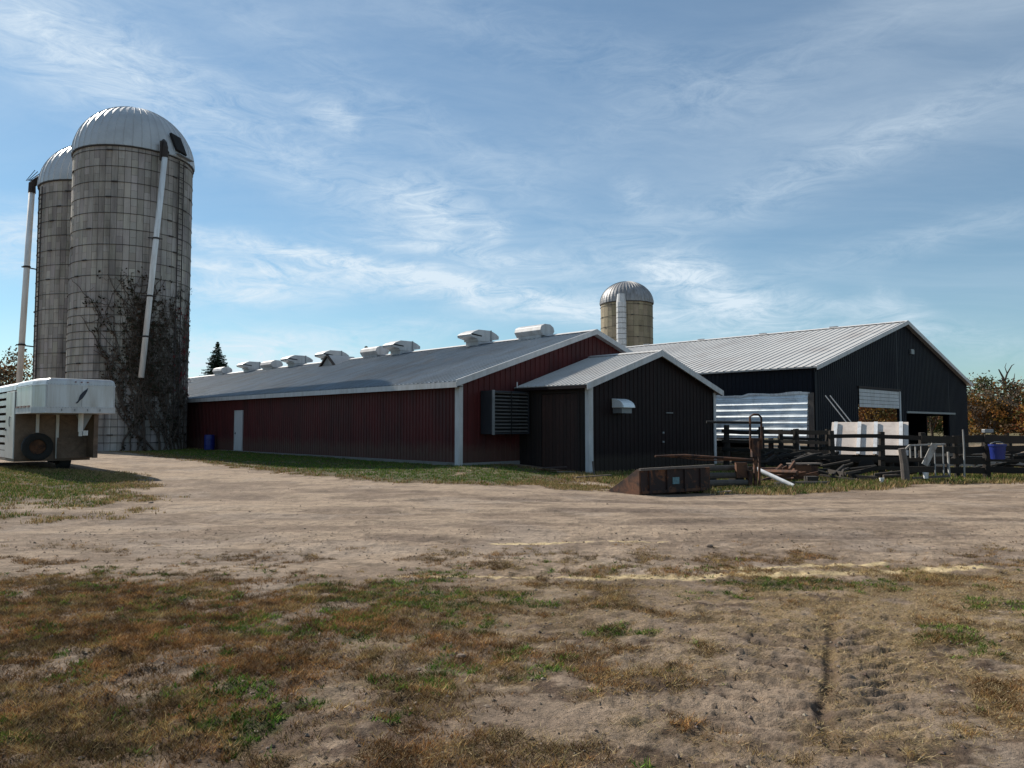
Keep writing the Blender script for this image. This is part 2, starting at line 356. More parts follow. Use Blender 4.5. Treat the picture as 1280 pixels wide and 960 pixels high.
def gh(x, y, fine=True):
    """ground height"""
    x = np.asarray(x, float); y = np.asarray(y, float)
    z = -.30 * sst(-1, 4.5, x) * sst(12, 24, y) + .0045 * np.clip(-x - 2, 0, 24) * sst(16, 30, y)
    z = z + (fbm(x, y, .12, 2, 5) - .5) * .10 * sst(3, 12, y)
    if fine:
        near = sst(40, 10, y) * sst(60, 20, np.abs(x)) * .75 + .25
        z = z + (fbm(x, y, .9, 3, 41) - .5) * .045 * near
        nearf = sst(16, 9.0, y)
        z = z + (fbm(x, y, 6.5, 4, 43, .66) - .5) * .085 * nearf * (.35 + .65 * sst(.40, .58, fbm(x, y, .8, 3, 47)))
        z = z + (fbm(x, y, 2.5, 4, 45) - .5) * .018 * sst(30, 14, y)
        # wheel ruts on the drive, following its sweep
        for r0, wd, dp in ((12.6, .22, .03), (14.3, .25, .035), (16.6, .25, .03), (18.3, .22, .03), (10.9, .2, .02)):
            yc_ = r0 + .030 * (x + 2) ** 2 * np.where(x < -2, 1, .10) + (fbm(x, y, .3, 2, 5) - .5) * .8
            q = np.abs(y - yc_) / wd
            z = z - dp * np.exp(-q * q) + dp * .45 * np.exp(-((q - 1.7) ** 2) * 3)
        # tractor tread in the right foreground
        c_ = 1.62 + (y - 4.0) * .41 + (fbm(x * 0, y, 1.8, 3, 99) - .5) * .16; off = x - c_
        along = sst(3.7, 4.2, y) * sst(6.9, 6.1, y)
        z = z - .045 * np.exp(-(off / .05) ** 2) * along * (.55 + .45 * sst(.36, .56, fbm(x * 0, y, 5, 3, 98))) 
        lug = np.clip(np.sin((y + off * .45) * 2 * np.pi / .16), 0, 1) * (off < -.07) * (off > -.62)
        lug2 = np.clip(np.sin((y - off * .45) * 2 * np.pi / .16), 0, 1) * (off > .07) * (off < .5)
        z = z - along * .034 * (lug + lug2 * .8) * (.5 + fbm(x, y, 2, 2, 8))
    return z


def gz(x, y): return float(gh(np.array([x]), np.array([y]))[0])


# ground sheet: a polar grid round the yard, fine where the soil is near, coarse to the horizon
rings = [0.0]; r_ = 1.2
while r_ < 2600:
    rings.append(r_); r_ *= 1.0062 if 2.6 < r_ < 17 else (1.022 if r_ < 70 else 1.14)
rings = np.array(rings[1:])
ang = np.concatenate([np.linspace(-46, 46, 640), np.linspace(46, 314, 80)[1:-1]])
A = np.radians(90 - ang); NR, NA = len(rings), len(ang)
gx = rings[:, None] * np.cos(A)[None]; gy = rings[:, None] * np.sin(A)[None]
gzv = gh(gx, gy)
dry, grn, strw, soil = weights(gx, gy)
verts = np.stack([gx, gy, gzv], -1).reshape(-1, 3)
verts = np.concatenate([verts, [[0, 0, gz(0, 0)]]])
idx = np.arange(NR * NA).reshape(NR, NA)
a0 = idx[:-1, :]; a1_ = idx[1:, :]; b0 = np.roll(a0, -1, 1); b1_ = np.roll(a1_, -1, 1)
quads = np.stack([a0, b0, b1_, a1_], -1).reshape(-1, 4)
me = bpy.data.meshes.new('ground')
tri = [(NR * NA, int(idx[0, (k + 1) % NA]), int(idx[0, k])) for k in range(NA)]
nq = len(quads); nl = nq * 4 + len(tri) * 3
me.vertices.add(len(verts)); me.vertices.foreach_set('co', verts.astype(np.float32).ravel())
me.loops.add(nl); me.loops.foreach_set('vertex_index', np.concatenate([quads.ravel(), np.array(tri).ravel()]).astype(np.int32))
me.polygons.add(nq + len(tri))
me.polygons.foreach_set('loop_start', np.concatenate([np.arange(nq) * 4, nq * 4 + np.arange(len(tri)) * 3]).astype(np.int32))
me.polygons.foreach_set('loop_total', np.concatenate([np.full(nq, 4), np.full(len(tri), 3)]).astype(np.int32))
me.polygons.foreach_set('use_smooth', np.ones(nq + len(tri), bool))
me.update(calc_edges=True)


def mixc(c, col, w_): return c * (1 - w_[..., None]) + np.array(col) * w_[..., None]


def ground_colour(gx, gy, dry, grn, strw, soil):
    c = np.ones(gx.shape + (3,)) * np.array((.325, .248, .182))
    c = mixc(c, (.175, .128, .095), sst(.44, .60, road_tone(gx, gy)) * .7)
    c = mixc(c, (.215, .160, .118), sst(9.5, 7.5, gy + (fbm(gx, gy, .8, 3, 15) - .5) * 2) * sst(-20, 0, gy) * .6)
    c = mixc(c, (.31, .255, .21), sst(.55, .7, fbm(gx, gy, .8, 4, 71)) * .4)
    c = mixc(c, (.075, .048, .034), soil * .9)
    c = mixc(c, (.27, .19, .095), strw * .6)
    c = mixc(c, (.080, .045, .022), dry * .9)
    c = mixc(c, (.036, .048, .012), grn * .85)
    for r0, wd in ((12.6, .5), (14.6, .35), (16.8, .6), (18.6, .4), (10.9, .4), (20.2, .3)):
        yc_ = r0 + .030 * (gx + 2) ** 2 * np.where(gx < -2, 1, .10) + (fbm(gx, gy, .3, 2, 5) - .5) * .8
        c = mixc(c, (.155, .115, .09), np.exp(-((gy - yc_) / wd) ** 2) * sst(.42, .62, fbm(gx * .6, gy * 2.5, 1.1, 5, 23, .62)) * .75)
    # spilled yellow sand in two thin trails
    for (x0, y0), (x1, y1), wd, bow in (((.85, 8.05), (5.2, 8.62), .075, .06), ((-1.2, 8.2), (.9, 8.05), .03, .0), ((2.2, 8.62), (4.3, 8.88), .045, .0), ((-.2, 10.55), (2.05, 10.62), .07, .0)):
        t = np.clip(((gx - x0) * (x1 - x0) + (gy - y0) * (y1 - y0)) / ((x1 - x0) ** 2 + (y1 - y0) ** 2), 0, 1)
        yl = y0 + (y1 - y0) * t + bow * np.sin(t * 5) + (vnoise(gx * 1.7, gy * .1, 13) - .5) * .16
        d_ = np.hypot(gy - yl, np.maximum(0, np.maximum(x0 - gx, gx - x1)))
        c = mixc(c, (.60, .47, .27), sst(wd * 2.2, wd * .6, d_ + (fbm(gx, gy, 9, 3, 19) - .5) * wd * 1.5) * .85)
    far = sst(60, 120, np.hypot(gx, gy)); c = mixc(c, (.12, .10, .05), far)
    return c


gc = ground_colour(gx, gy, dry, grn, strw, soil).reshape(-1, 3)
gc = np.concatenate([gc, gc[:1], ]); gc = np.concatenate([gc, np.ones((len(gc), 1))], 1).astype(np.float32)
ca = me.color_attributes.new('tint', 'FLOAT_COLOR', 'POINT'); ca.data.foreach_set('color', gc.ravel())
mg = bpy.data.materials.new('yard_soil'); mg.use_nodes = True; t = NT(mg.node_tree); b = t.n['Principled BSDF']
tcg = t.n.new('ShaderNodeTexCoord').outputs['Object']; at = t.n.new('ShaderNodeAttribute'); at.attribute_name = 'tint'
n1 = t.noise(tcg, 9, 8, .68); n2 = t.noise(tcg, 60, 5, .7); n3 = t.noise(t.mapping(tcg, (.75, 1.5, 1)), 2.1, 9, .72, .4)
f = t.ramp(t.math('ADD', t.math('MULTIPLY', n1, .5), t.math('MULTIPLY', n2, .5)), [(.32, .45), (.50, .98), (.68, 1.45)])
f2 = t.ramp(n3, [(.36, .66), (.50, .98), (.64, 1.16)])
c = t.mix(1, t.mix(1, at.outputs[0], f, 'MULTIPLY'), f2, 'MULTIPLY')
vor = t.n.new('ShaderNodeTexVoronoi'); t.put(vor, 'Vector', tcg); vor.inputs['Scale'].default_value = 24
spk = t.ramp(vor.outputs['Distance'], [(.10, 1), (.20, 0)])
c = t.mix(t.math('MULTIPLY', spk, t.ramp(n1, [(.52, 0), (.62, .6)])), c, (.09, .065, .05))
t.put(b, 'Base Color', c); b.inputs['Roughness'].default_value = .95; b.inputs['Specular IOR Level'].default_value = .15
bn = t.n.new('ShaderNodeBump'); bn.inputs['Strength'].default_value = 1.0; bn.inputs['Distance'].default_value = .05
t.put(bn, 'Height', t.math('ADD', n1, t.math('MULTIPLY', n2, .4))); t.l.new(bn.outputs[0], b.inputs['Normal'])
me.materials.append(mg)
ground = link_mesh('ground', me); tag(ground, 'sandy brown farmyard ground with wheel ruts', None, None, 'structure')


# ------------------------------------------------------------------ grass
def blades(name, label, x, y, hgt, wid, col, lean=.7, kind='stuff'):
    n = len(x); z = gh(x, y); th = RNG.random(n) * 2 * np.pi; h = hgt * (.5 + RNG.random(n)); w_ = wid * (.6 + .8 * RNG.random(n))
    la = RNG.random(n) * 2 * np.pi; ln = lean * h * (.3 + RNG.random(n))
    base = np.stack([x, y, z - .004], -1); side = np.stack([np.cos(th) * w_, np.sin(th) * w_, 0 * w_], -1)
    tip = base + np.stack([np.cos(la) * ln, np.sin(la) * ln, h], -1)
    V = np.stack([base - side, base + side, tip], 1).reshape(-1, 3)
    o = fast_mesh(name, V, 3, M['grass'], col); tag(o, label, 'grass' if kind == 'stuff' else None, None, kind); return o


def scatter(n, x0, x1, y0, y1, fn):
    x = x0 + RNG.random(n) * (x1 - x0); y = y0 + RNG.random(n) * (y1 - y0)
    k = RNG.random(n) < fn(x, y); return x[k], y[k]


def clump(x, y, m, sp):
    x = np.repeat(x, m); y = np.repeat(y, m); a = RNG.random(len(x)) * 2 * np.pi; r = sp * np.sqrt(RNG.random(len(x)))
    return x + np.cos(a) * r, y + np.sin(a) * r


def pal(n, cols, jitter=.3):
    c = np.array(cols)[RNG.integers(0, len(cols), n)]; return c * (1 + jitter * (RNG.random((n, 1)) * 2 - 1)) * (1 + .12 * (RNG.random((n, 3)) - .5))


BROWN = [(.23, .125, .045), (.29, .18, .065), (.16, .080, .032), (.38, .27, .12), (.22, .14, .06), (.09, .050, .026), (.34, .23, .10)]
STRAW = [(.44, .32, .16), (.36, .26, .13), (.50, .39, .22), (.27, .19, .09)]
GREEN = [(.085, .155, .022), (.11, .20, .030), (.05, .10, .016), (.15, .18, .035)]


def inview(x, y): return np.abs(x) < .80 * y + 1.3


# foreground: tufts of dead grass, denser near the camera
def near_mask(i, lim=1.0):
    def f(x, y):
        return np.where(inview(x, y), np.clip(weights(x, y)[i] * lim, 0, 1) * np.clip(5.5 / y, .45, 1), 0)
    return f


x, y = scatter(230000, -9.5, 9.5, 3.0, 11, near_mask(0, 1.0))
x, y = clump(x, y, 9, .035)
blades('dry_grass', 'matted brown dead grass covering the left foreground', x, y, .030, .0026, pal(len(x), BROWN) * (.42 + 1.1 * sst(.3, .72, fbm(x, y, 5.5, 4, 91, .6)))[:, None] * (np.array((1, .86, .78)) + np.array((.08, .30, .38)) * sst(.40, .62, fbm(x, y, 2.0, 4, 95, .6))[:, None]), 1.3)
x, y = scatter(70000, -9.5, 9.5, 3.0, 11, near_mask(1, 1.0))
x, y = clump(x, y, 9, .03)
blades('green_grass', 'low green clover and grass clumps in the foreground', x, y, .026, .0055, pal(len(x), GREEN) * (.55 + 1.0 * sst(.3, .7, fbm(x, y, 6, 3, 93)))[:, None], 1.1)
x, y = scatter(110000, -1, 9, 3.0, 10.5, near_mask(2, .9))
x, y = clump(x, y, 6, .05)
blades('straw_grass', 'pale straw coloured dry grass in the right foreground', x, y, .020, .0020, pal(len(x), STRAW), 2.8)
# loose dead stems lying about everywhere in front
x, y = scatter(60000, -8.5, 9, 3.0, 10, lambda x, y: np.where(inview(x, y), .15 + .6 * weights(x, y)[0] + .5 * weights(x, y)[2], 0))
blades('loose_stems', 'scattered dead grass stems lying on bare soil', x, y, .014, .0020, pal(len(x), STRAW + BROWN[:3]), 5)


def far_strip(name, label, poly, n, hgt, wid, gfrac, dens=1.0, tall=1.0):
    P_ = np.array(poly); x0, y0 = P_.min(0) - 1; x1, y1 = P_.max(0) + 1; x0 = max(x0, -28); x1 = min(x1, 32)
    x = x0 + RNG.random(n) * (x1 - x0); y = y0 + RNG.random(n) * (y1 - y0); wts = weights(x, y)
    s_ = sdpoly(poly, x, y); k = (s_ > -.8) & (RNG.random(n) < np.maximum(wts[0], wts[1]) * dens)
    x, y = x[k], y[k]; g = wts[1][k]; x, y = clump(x, y, 7, .11); g = np.repeat(g, 7)
    isg = RNG.random(len(x)) < g * gfrac
    c = np.where(isg[:, None], pal(len(x), GREEN), pal(len(x), BROWN[3:5] + STRAW[:2] if name != 'barn_grass' else BROWN[:4] + STRAW[1:2]))
    return blades(name, label, x, y, hgt, wid, c, .6)


far_strip('barn_grass', 'strip of short green grass along the red barn wall', POLY_BARN, 34000, .055, .012, .95)
far_strip('trailer_grass', 'patchy green and yellow grass below the white trailer', POLY_TRAILER, 60000, .055, .011, .85)
far_strip('fence_grass', 'green and yellow weeds along the foot of the corral fence', POLY_FENCE, 34000, .11, .014, .8)
far_strip('doorway_grass', 'small worn grass patch in front of the brown shed door', POLY_PATCH, 3000, .05, .010, .8)

x, y = scatter(3600, 2.5, 18, 19.3, 27.5, lambda x, y: (sdpoly(POLY_FENCE, x, y) > .3) * sst(.52, .66, fbm(x, y, 1.3, 4, 62)))
x, y = clump(x, y, 7, .16)
blades('leafy_weeds', 'shin high green and yellow weeds among the scrap by the fence', x, y, .13, .020, np.where(RNG.random((len(x), 1)) < .45, pal(len(x), GREEN) * .55, pal(len(x), STRAW[:2] + BROWN[3:5]) * .7), 1.2)
# clods and pebbles
def clods(name, label, n, x0, x1, y0, y1, smin, smax, fn, cols):
    x, y = scatter(n, x0, x1, y0, y1, fn); n = len(x); s_ = smin + (smax - smin) * RNG.random(n) ** 3
    O = np.array([(1, 0, 0), (0, 1, 0), (-1, 0, 0), (0, -1, 0), (0, 0, 1), (0, 0, -1)], float)
    Fc = [(0, 1, 4), (1, 2, 4), (2, 3, 4), (3, 0, 4), (1, 0, 5), (2, 1, 5), (3, 2, 5), (0, 3, 5)]
    P_ = O[None] * (.6 + .8 * RNG.random((n, 6, 1))) * s_[:, None, None] * np.array((1, 1, .6)); a = RNG.random(n) * 6.3
    ca_, sa_ = np.cos(a)[:, None], np.sin(a)[:, None]
    px = P_[..., 0] * ca_ - P_[..., 1] * sa_; py = P_[..., 0] * sa_ + P_[..., 1] * ca_
    P_ = np.stack([px + x[:, None], py + y[:, None], P_[..., 2] + (gh(x, y) + s_ * .15)[:, None]], -1)
    V = P_[:, np.array(Fc)].reshape(-1, 3); c = np.repeat(pal(n, cols), 8, axis=0)
    tag(fast_mesh(name, V, 3, M['clod'], c), label, 'soil', None, 'stuff')


clods('soil_clods', 'crumbs of earth strewn over the foreground soil', 34000, -7, 8.5, 3, 12, .003, .019,
      lambda x, y: np.where(inview(x, y), .3 + .7 * weights(x, y)[3], 0), [(1, 1, 1), (.8, .75, .7), (.55, .5, .48)])
clods('road_gravel', 'small stones and lumps on the dirt drive', 2200, -12, 16, 9, 26,   .006, .028,
      lambda x, y: sst(.45, .6, fbm(x, y, .5, 3, 88)), [(1, 1, 1), (1.3, 1.25, 1.2), (.6, .55, .5), (.75, .7, .65)])


def rock(x, y, s, label, group=None):
    mb = MB(); n = 8; rnd = random.Random(int(x * 100))
    vs = [(0, 0, s * .55)]; fs = []
    for j, (rr, zz) in enumerate(((.6, .45), (1, .12), (.9, -.3))):
        for k in range(n):
            q = rnd.uniform(.8, 1.15); vs.append((math.cos(k * math.pi / 4) * s * rr * q, math.sin(k * math.pi / 4) * s * rr * q * .8, s * zz))
    for k in range(n):
        k2 = (k + 1) % n; fs.append((0, 1 + k, 1 + k2))
        for j in range(2): fs.append((1 + j * n + k, 1 + (j + 1) * n + k, 1 + (j + 1) * n + k2, 1 + j * n + k2))
    mb.add(vs, fs, (.8, .75, .72)); o = mb.build('stone', M['clod']); o.location = (x, y, gz(x, y) + s * .1)
    tag(o, label, 'stone', group)


rock(2.57, 10.0, .055, 'dark fist sized stone lying alone on the bare drive')
rock(-.35, 5.35, .04, 'pale round stone among brown grass in the centre foreground')
rock(-7.55, 16.0, .06, 'whitish stone lying in the yellow grass near the trailer')

# ------------------------------------------------------------------ red barn (local x across, y along, seen from the near corner)
RZ = R(43.6)
BP = (-2.14, 30.4, 0)
barn = empty('livestock_barn', BP, RZ)
tag(barn, 'long low dark red barn with grey metal roof and row of roof ventilators', 'barn')
LEN, WID, EZ, RZT = 54.0, 16.4, 3.42, 6.06
mb = MB()
DY0, DY1 = 19.85, 20.85
mb.sheet((0, 0, 0), (0, 1, 0), (0, 0, 1), (-1, 0, 0), DY0 - .05, .12, 3.30, .225, .07, .028)
mb.sheet((0, DY1 + .05, 0), (0, 1, 0), (0, 0, 1), (-1, 0, 0), LEN - DY1 - .05, .12, 3.30, .225, .07, .028)
mb.box(.006, .12, .02, DY0 - .05, .1, 3.30); mb.box(.006, .12, DY1 + .05, LEN, .1, 3.30); mb.box(.006, .12, DY0 - .05, DY1 + .05, 2.50, 3.30)
mb.build('side_wall', M['red'], barn)
slope = (RZT - EZ) / (WID / 2)
def ztop(s): return EZ - .06 + slope * (s if s < WID / 2 else WID - s)
mb = MB(); mb.sheet((0, 0, 0), (1, 0, 0), (0, 0, 1), (0, -1, 0), WID, .12, ztop, .30, .07, .028)
mb.prism([(.125, .006, .1), (WID - .01, .006, .1), (WID - .01, .006, ztop(WID)), (WID / 2, .006, ztop(WID / 2)), (.125, .006, ztop(.125))], (0, .11, 0))
mb.build('gable_wall', M['red'], barn)
mb = MB(); mb.box(WID - .12, WID, .13, LEN, .1, EZ - .12); mb.prism([(.13, LEN - .12, .1), (WID - .13, LEN - .12, .1), (WID - .13, LEN - .12, EZ - .1), (WID / 2, LEN - .12, RZT - .2), (.13, LEN - .12, EZ - .1)], (0, .11, 0))
mb.build('rear_wall', M['red'], barn)
mb = MB(); mb.box(-.02, .2, -.02, LEN, -.6, .10); mb.box(.2, WID, -.02, .2, -.6, .10); mb.build('foundation', M['conc'], barn)
mb = MB(); mb.box(-.05, -.02, -.03, DY0 - .1, .09, .118); mb.box(-.05, -.02, DY1 + .1, LEN - 12, .09, .118); mb.build('base_flashing', M['conc'], barn)
SL = math.hypot(WID / 2 + .35, (WID / 2 + .35) * slope)
for side in (0, 1):
    sx = 1 if side == 0 else -1; ex = -.35 if side == 0 else WID + .35
    V = Vector((sx * (WID / 2 + .35), 0, (WID / 2 + .35) * slope)).normalized(); N = Vector((-sx * V.z * sx * sx, 0, abs(V.x)))
    N = Vector((-sx * abs(V.z), 0, abs(V.x)))
    mb = MB(); P0 = Vector((ex, -.32, EZ - .35 * slope))
    mb.sheet(P0 + N * .05, (0, 1, 0), V, N, LEN + .6, 0, SL, .30, .07, .03)
    mb.prism([P0 - N * .03, P0 - N * .03 + V * (SL - .03), P0 + N * .044 + V * (SL - .03), P0 + N * .044], (0, LEN + .6, 0))
    mb.build('roof_slope', M['roofA'], barn)
mb = MB(); zr = RZT + .09
mb.prism([(WID / 2 - .32, -.34, zr - .09), (WID / 2, -.34, zr + .02), (WID / 2 + .32, -.34, zr - .09), (WID / 2, -.34, zr - .01)], (0, LEN + .64, 0))
mb.build('ridge_cap', M['white'], barn)
ef = EZ - .35 * slope
mb = MB(); mb.box(-.40, -.352, -.34, LEN + .3, ef - .20, ef + .02); mb.build('fascia', M['white'], barn)
mb = MB(); mb.box(-.35, 0, -.3, LEN, ef - .175, ef - .155); mb.build('soffit', M['black'], barn)
for sx, x0 in ((1, -.37), (-1, WID + .37)):
    xm = WID / 2; p = [(x0, -.345, ef - .16), (xm, -.345, RZT - .14), (xm, -.345, RZT + .10), (x0, -.345, ef + .10)]
    mb = MB(); mb.prism(p, (0, .05, 0)); mb.build('rake_trim', M['white'], barn)
    mb = MB(); p = [(x0 + sx * .01, -.30, ef - .13), (xm, -.30, RZT - .12), (xm, -.30, RZT - .09), (x0 + sx * .01, -.30, ef - .10)]
    mb.prism(p, (0, .29, 0)); mb.build('rake_soffit', M['white'], barn)
mb = MB(); mb.box(-.07, -.032, -.07, .14, -.02, ef - .16); mb.box(-.07, .14, -.11, -.071, -.02, ef - .0); mb.build('corner_trim', M['white'], barn)
dr = MB().box(-.045, -.005, DY0, DY1, .12, 2.45).build('door', M['door'], barn, bevel=.01)
MB().box(-.06, -.046, DY1 - .12, DY1 - .05, 1.08, 1.2).box(-.10, -.06, DY1 - .16, DY1 - .07, 1.12, 1.15).build('handle', M['black'], dr)
mb = MB()
for a_, b_ in ((DY0 - .05, DY0 - .003), (DY1 + .003, DY1 + .05)): mb.box(-.075, -.0, a_, b_, .1, 2.5)
mb.box(-.075, 0, DY0 - .003, DY1 + .003, 2.453, 2.5); mb.build('door_frame', M['white'], barn)
# louvred fan housing on the gable
lb = MB(); X0, X1, Z0, Z1 = 1.15, 3.25, 1.25, 3.02
lb.box(X0, X0 + .06, -.75, -.035, Z0, Z1).box(X1 - .06, X1, -.75, -.035, Z0, Z1).box(X0 + .06, X1 - .06, -.75, -.035, Z1 - .06, Z1).box(X0 + .06, X1 - .06, -.75, -.035, Z0, Z0 + .06)
lb.box(X0 + .06, X1 - .06, -.2, -.14, Z0 + .06, Z1 - .06)
lo = lb.build('fan_housing', mat('fan_box', (.035, .04, .05), .5, .3), barn)
MB().box(X0 - .03, X0 + .10, -.79, -.751, Z0 - .02, Z1 + .02).build('housing_edge', M['steel'], barn)
NSL = 12
smesh = None
for k in range(NSL):
    z = Z0 + .12 + k * (Z1 - Z0 - .2) / (NSL - 1)
    if smesh is None:
        s_ = MB().beam((X0 + .10, -.70, 0), (X1 - .06, -.70, 0), .10, .018, (0, -.5, 1)).build('louvre_slat', mat('slat_metal', (.15, .145, .14), .5, .1), lo); smesh = s_.data
    else: s_ = link_mesh('louvre_slat', smesh, lo)
    s_.location.z = z
MB().box((X0 + X1) / 2 - .02, (X0 + X1) / 2 + .02, -.77, -.753, Z0, Z1).build('centre_bar', M['black'], lo)


def hexv(kind, L):
    """roof ventilator astride the ridge; base at ridge height"""
    e = MB()
    if kind == 'B':
        L -= .45
        hw, tp, th = 1.02, .45, .55; zb = .26
        prof = [(-th, zb - .10), (-th, zb + .0), (-hw, zb + .10), (-hw - .02, zb + .24), (-hw + .2, zb + .38), (-tp, zb + .52), (tp, zb + .52), (hw - .2, zb + .38), (hw + .02, zb + .24), (hw, zb + .08), (th, zb)]
        prof = [(x, z) for x, z in prof] + [(th, zb - .10)]
        e.prism([(WID / 2 + x, L, RZT + z) for x, z in prof], (0, 1.15, 0))
        v = e.build('ventilator', M['vent'], barn, bevel=.015)
        MB().prism([(WID / 2 - .46, L + .06, RZT - .15), (WID / 2 + .46, L + .06, RZT - .15), (WID / 2 + .46, L + .06, RZT + .26), (WID / 2 - .46, L + .06, RZT + .26)], (0, 1.03, 0)).build('throat', M['vent'], v)
        MB().box(WID / 2 + .40, WID / 2 + .46, L - .03, L - .001, RZT - .02, RZT + zb + .54).build('seam_strip', M['steel'], v)
        MB().prism([(WID / 2 - .96, L - .012, RZT + .46), (WID / 2 - .25, L - .012, RZT + .40), (WID / 2 - .25, L - .012, RZT + .47), (WID / 2 - .96, L - .012, RZT + .54)], (0, .01, 0)).build('air_slot', M['black'], v)
    else:
        hw = .52; prof = [(-.34, .05), (-hw, .30), (-.44, .52), (-.18, .64), (.2, .64), (.44, .5), (hw, .30), (.34, .05)]
        e.prism([(WID / 2 + x, L - .8, RZT + z + .02) for x, z in prof], (0, 1.9, 0))
        v = e.build('ventilator', M['vent'], barn, bevel=.02)
        MB().box(WID / 2 - .36, WID / 2 + .36, L - .65, L + .95, RZT - .14, RZT + .12).build('throat', M['vent'], v)


for L, k in ((3.7, 'A'), (8.1, 'B'), (15.4, 'B'), (18.4, 'A'), (23.8, 'B'), (28.9, 'B'), (33.0, 'A'), (36.6, 'B'), (42.4, 'A')): hexv(k, L)
# little gabled dormer near the ridge
mb = MB(); dz0 = EZ + slope * 6.7
mb.prism([(6.55, 20.2, dz0 - .35), (6.55, 21.5, dz0 + .62), (6.55, 22.8, dz0 - .35)], (1.6, 0, 0)); dm = mb.build('dormer', M['vent'], barn)
mb = MB(); mb.beam((6.45, 20.0, dz0 - .46), (6.45, 21.52, dz0 + .69), .16, .09, (0, -.6, .8)); mb.beam((6.45, 23.0, dz0 - .46), (6.45, 21.52, dz0 + .69), .16, .09, (0, .6, .8)); mb.build('barge_board', M['darkwood'], dm)
mb = MB(); mb.prism([(6.5, 20.0, dz0 - .42), (6.5, 21.5, dz0 + .72), (6.5, 21.5, dz0 + .67), (6.5, 20.06, dz0 - .47)], (2.0, 0, 0)); mb.prism([(6.5, 23.0, dz0 - .42), (6.5, 21.501, dz0 + .72), (6.5, 21.501, dz0 + .67), (6.5, 22.94, dz0 - .47)], (2.0, 0, 0)); mb.build('dormer_roof', M['roofB'], dm)

# ------------------------------------------------------------------ brown shed in front of the barn gable
shed = empty('shed', BP, RZ)
tag(shed, 'small brown gabled shed with pale roof joined to the red barn gable', 'shed')
SX0, SX1, SY0 = 3.4, 12.6, -3.87; SE, SR, SB = 3.28, 4.78, -.6; SM = (SX0 + SX1) / 2; ss = (SR - SE) / (SM - SX0)
# left wall of upright boards with a boarded door
DS0, DS1 = -3.35, -1.35
mb = MB(); mb.box(SX0 + .03, SX0 + .12, SY0 + .1, DS0 - .04, SB, SE - .05).box(SX0 + .03, SX0 + .12, DS1 + .04, -.04, SB, SE - .05).box(SX0 + .03, SX0 + .12, DS0 - .04, DS1 + .04, 2.95, SE - .05)
mb.build('side_frame', M['brownsiding'], shed)
bm_ = {}
def plank(nm, y0, wdt, z0, z1, x, parent, tintc, mt='darkwood'):
    o = MB().box(x, x + .022, y0, y0 + wdt, z0, z1, tintc).build(nm, M[mt], parent); return o
yv = SY0 + .12
while yv < -.06:
    wv = .145
    inside = DS0 - .1 < yv < DS1
    tn = random.uniform(.55, 1.1)
    if not inside: plank('wall_board', yv, wv - .012, SB + .2, SE - .04, SX0 + random.uniform(0, .006), shed, (tn, tn, tn))
    else: plank('wall_board', yv, wv - .012, 2.94, SE - .04, SX0 + .002, shed, (tn, tn, tn))
    yv += wv
sdoor = MB().box(SX0 + .012, SX0 + .05, DS0, DS1, -.28, 2.9).build('door', M['darkwood'], shed)
yv = DS0 + .01
while yv < DS1 - .1:
    tn = random.uniform(1.0, 2.0); plank('door_board', yv, .185, -.25, 2.88, SX0 - .014, sdoor, (tn * 1.15, tn * .9, tn * .8)); yv += .198
MB().box(SX0 - .03, SX0 - .002, DS0 - .1, DS0 - .012, -.3, 3.0).box(SX0 - .03, SX0 - .002, DS1 + .012, DS1 + .1, -.3, 3.0).box(SX0 - .03, SX0 - .002, DS0 - .012, DS1 + .012, 2.91, 3.0).build('door_frame', M['darkwood'], shed)
def zts(s): return SE - .05 + ss * (s if s < SM - SX0 else SX1 - SX0 - s)
mb = MB(); mb.sheet((SX0, SY0, 0), (1, 0, 0), (0, 0, 1), (0, -1, 0), SX1 - SX0, SB + .25, zts, .28, .06, .024)
mb.prism([(SX0 + .01, SY0 + .006, SB), (SX1 - .01, SY0 + .006, SB), (SX1 - .01, SY0 + .006, SE - .06), (SM, SY0 + .006, SR - .08), (SX0 + .01, SY0 + .006, SE - .06)], (0, .09, 0))
mb.build('gable_wall', M['brownsiding'], shed)
MB().box(SX1 - .1, SX1, SY0 + .11, -.04, SB, SE - .07).build('side_wall', M['brownsiding'], shed)
for side in (0, 1):
    sx = 1 if side == 0 else -1; ex = SX0 - .35 if side == 0 else SX1 + .35
    V = Vector((sx * (SM - SX0), 0, SR - SE)).normalized(); N = Vector((-sx * V.z, 0, abs(V.x))); Ls = (SM - SX0 + .35) / abs(V.x)
    P0 = Vector((ex, SY0 - .28, SE - .35 * ss)); dep = -SY0 + .28 - .04 if side == 1 else -SY0 + .28 - .04
    mb = MB(); mb.sheet(P0 + N * .05, (0, 1, 0), V, N, dep, 0, Ls, .24, .06, .03)
    mb.prism([P0 - N * .02, P0 - N * .02 + V * (Ls - .03), P0 + N * .044 + V * (Ls - .03), P0 + N * .044], (0, dep, 0)); mb.build('roof_slope', M['roofB'], shed)
    xm = SM; ez = SE - .35 * ss
    mb = MB(); mb.prism([(ex - sx * .02, SY0 - .31, ez - .17), (xm, SY0 - .31, SR - .17), (xm, SY0 - .31, SR + .10), (ex - sx * .02, SY0 - .31, ez + .09)], (0, .045, 0)); mb.build('rake_trim', M['white'], shed)
    mb = MB(); mb.box(ex - .02 if side == 0 else ex + .003, ex - .003 if side == 0 else ex + .02, SY0 - .26, -.06, ez - .10, ez + .02); mb.build('fascia', M['white'] if side else M['brownsiding'], shed)
MB().prism([(SM - .2, SY0 - .3, SR + .03), (SM, SY0 - .3, SR + .115), (SM + .2, SY0 - .3, SR + .03), (SM, SY0 - .3, SR + .08)], (0, -SY0 + .22, 0)).build('ridge_cap', M['roofB'], shed)
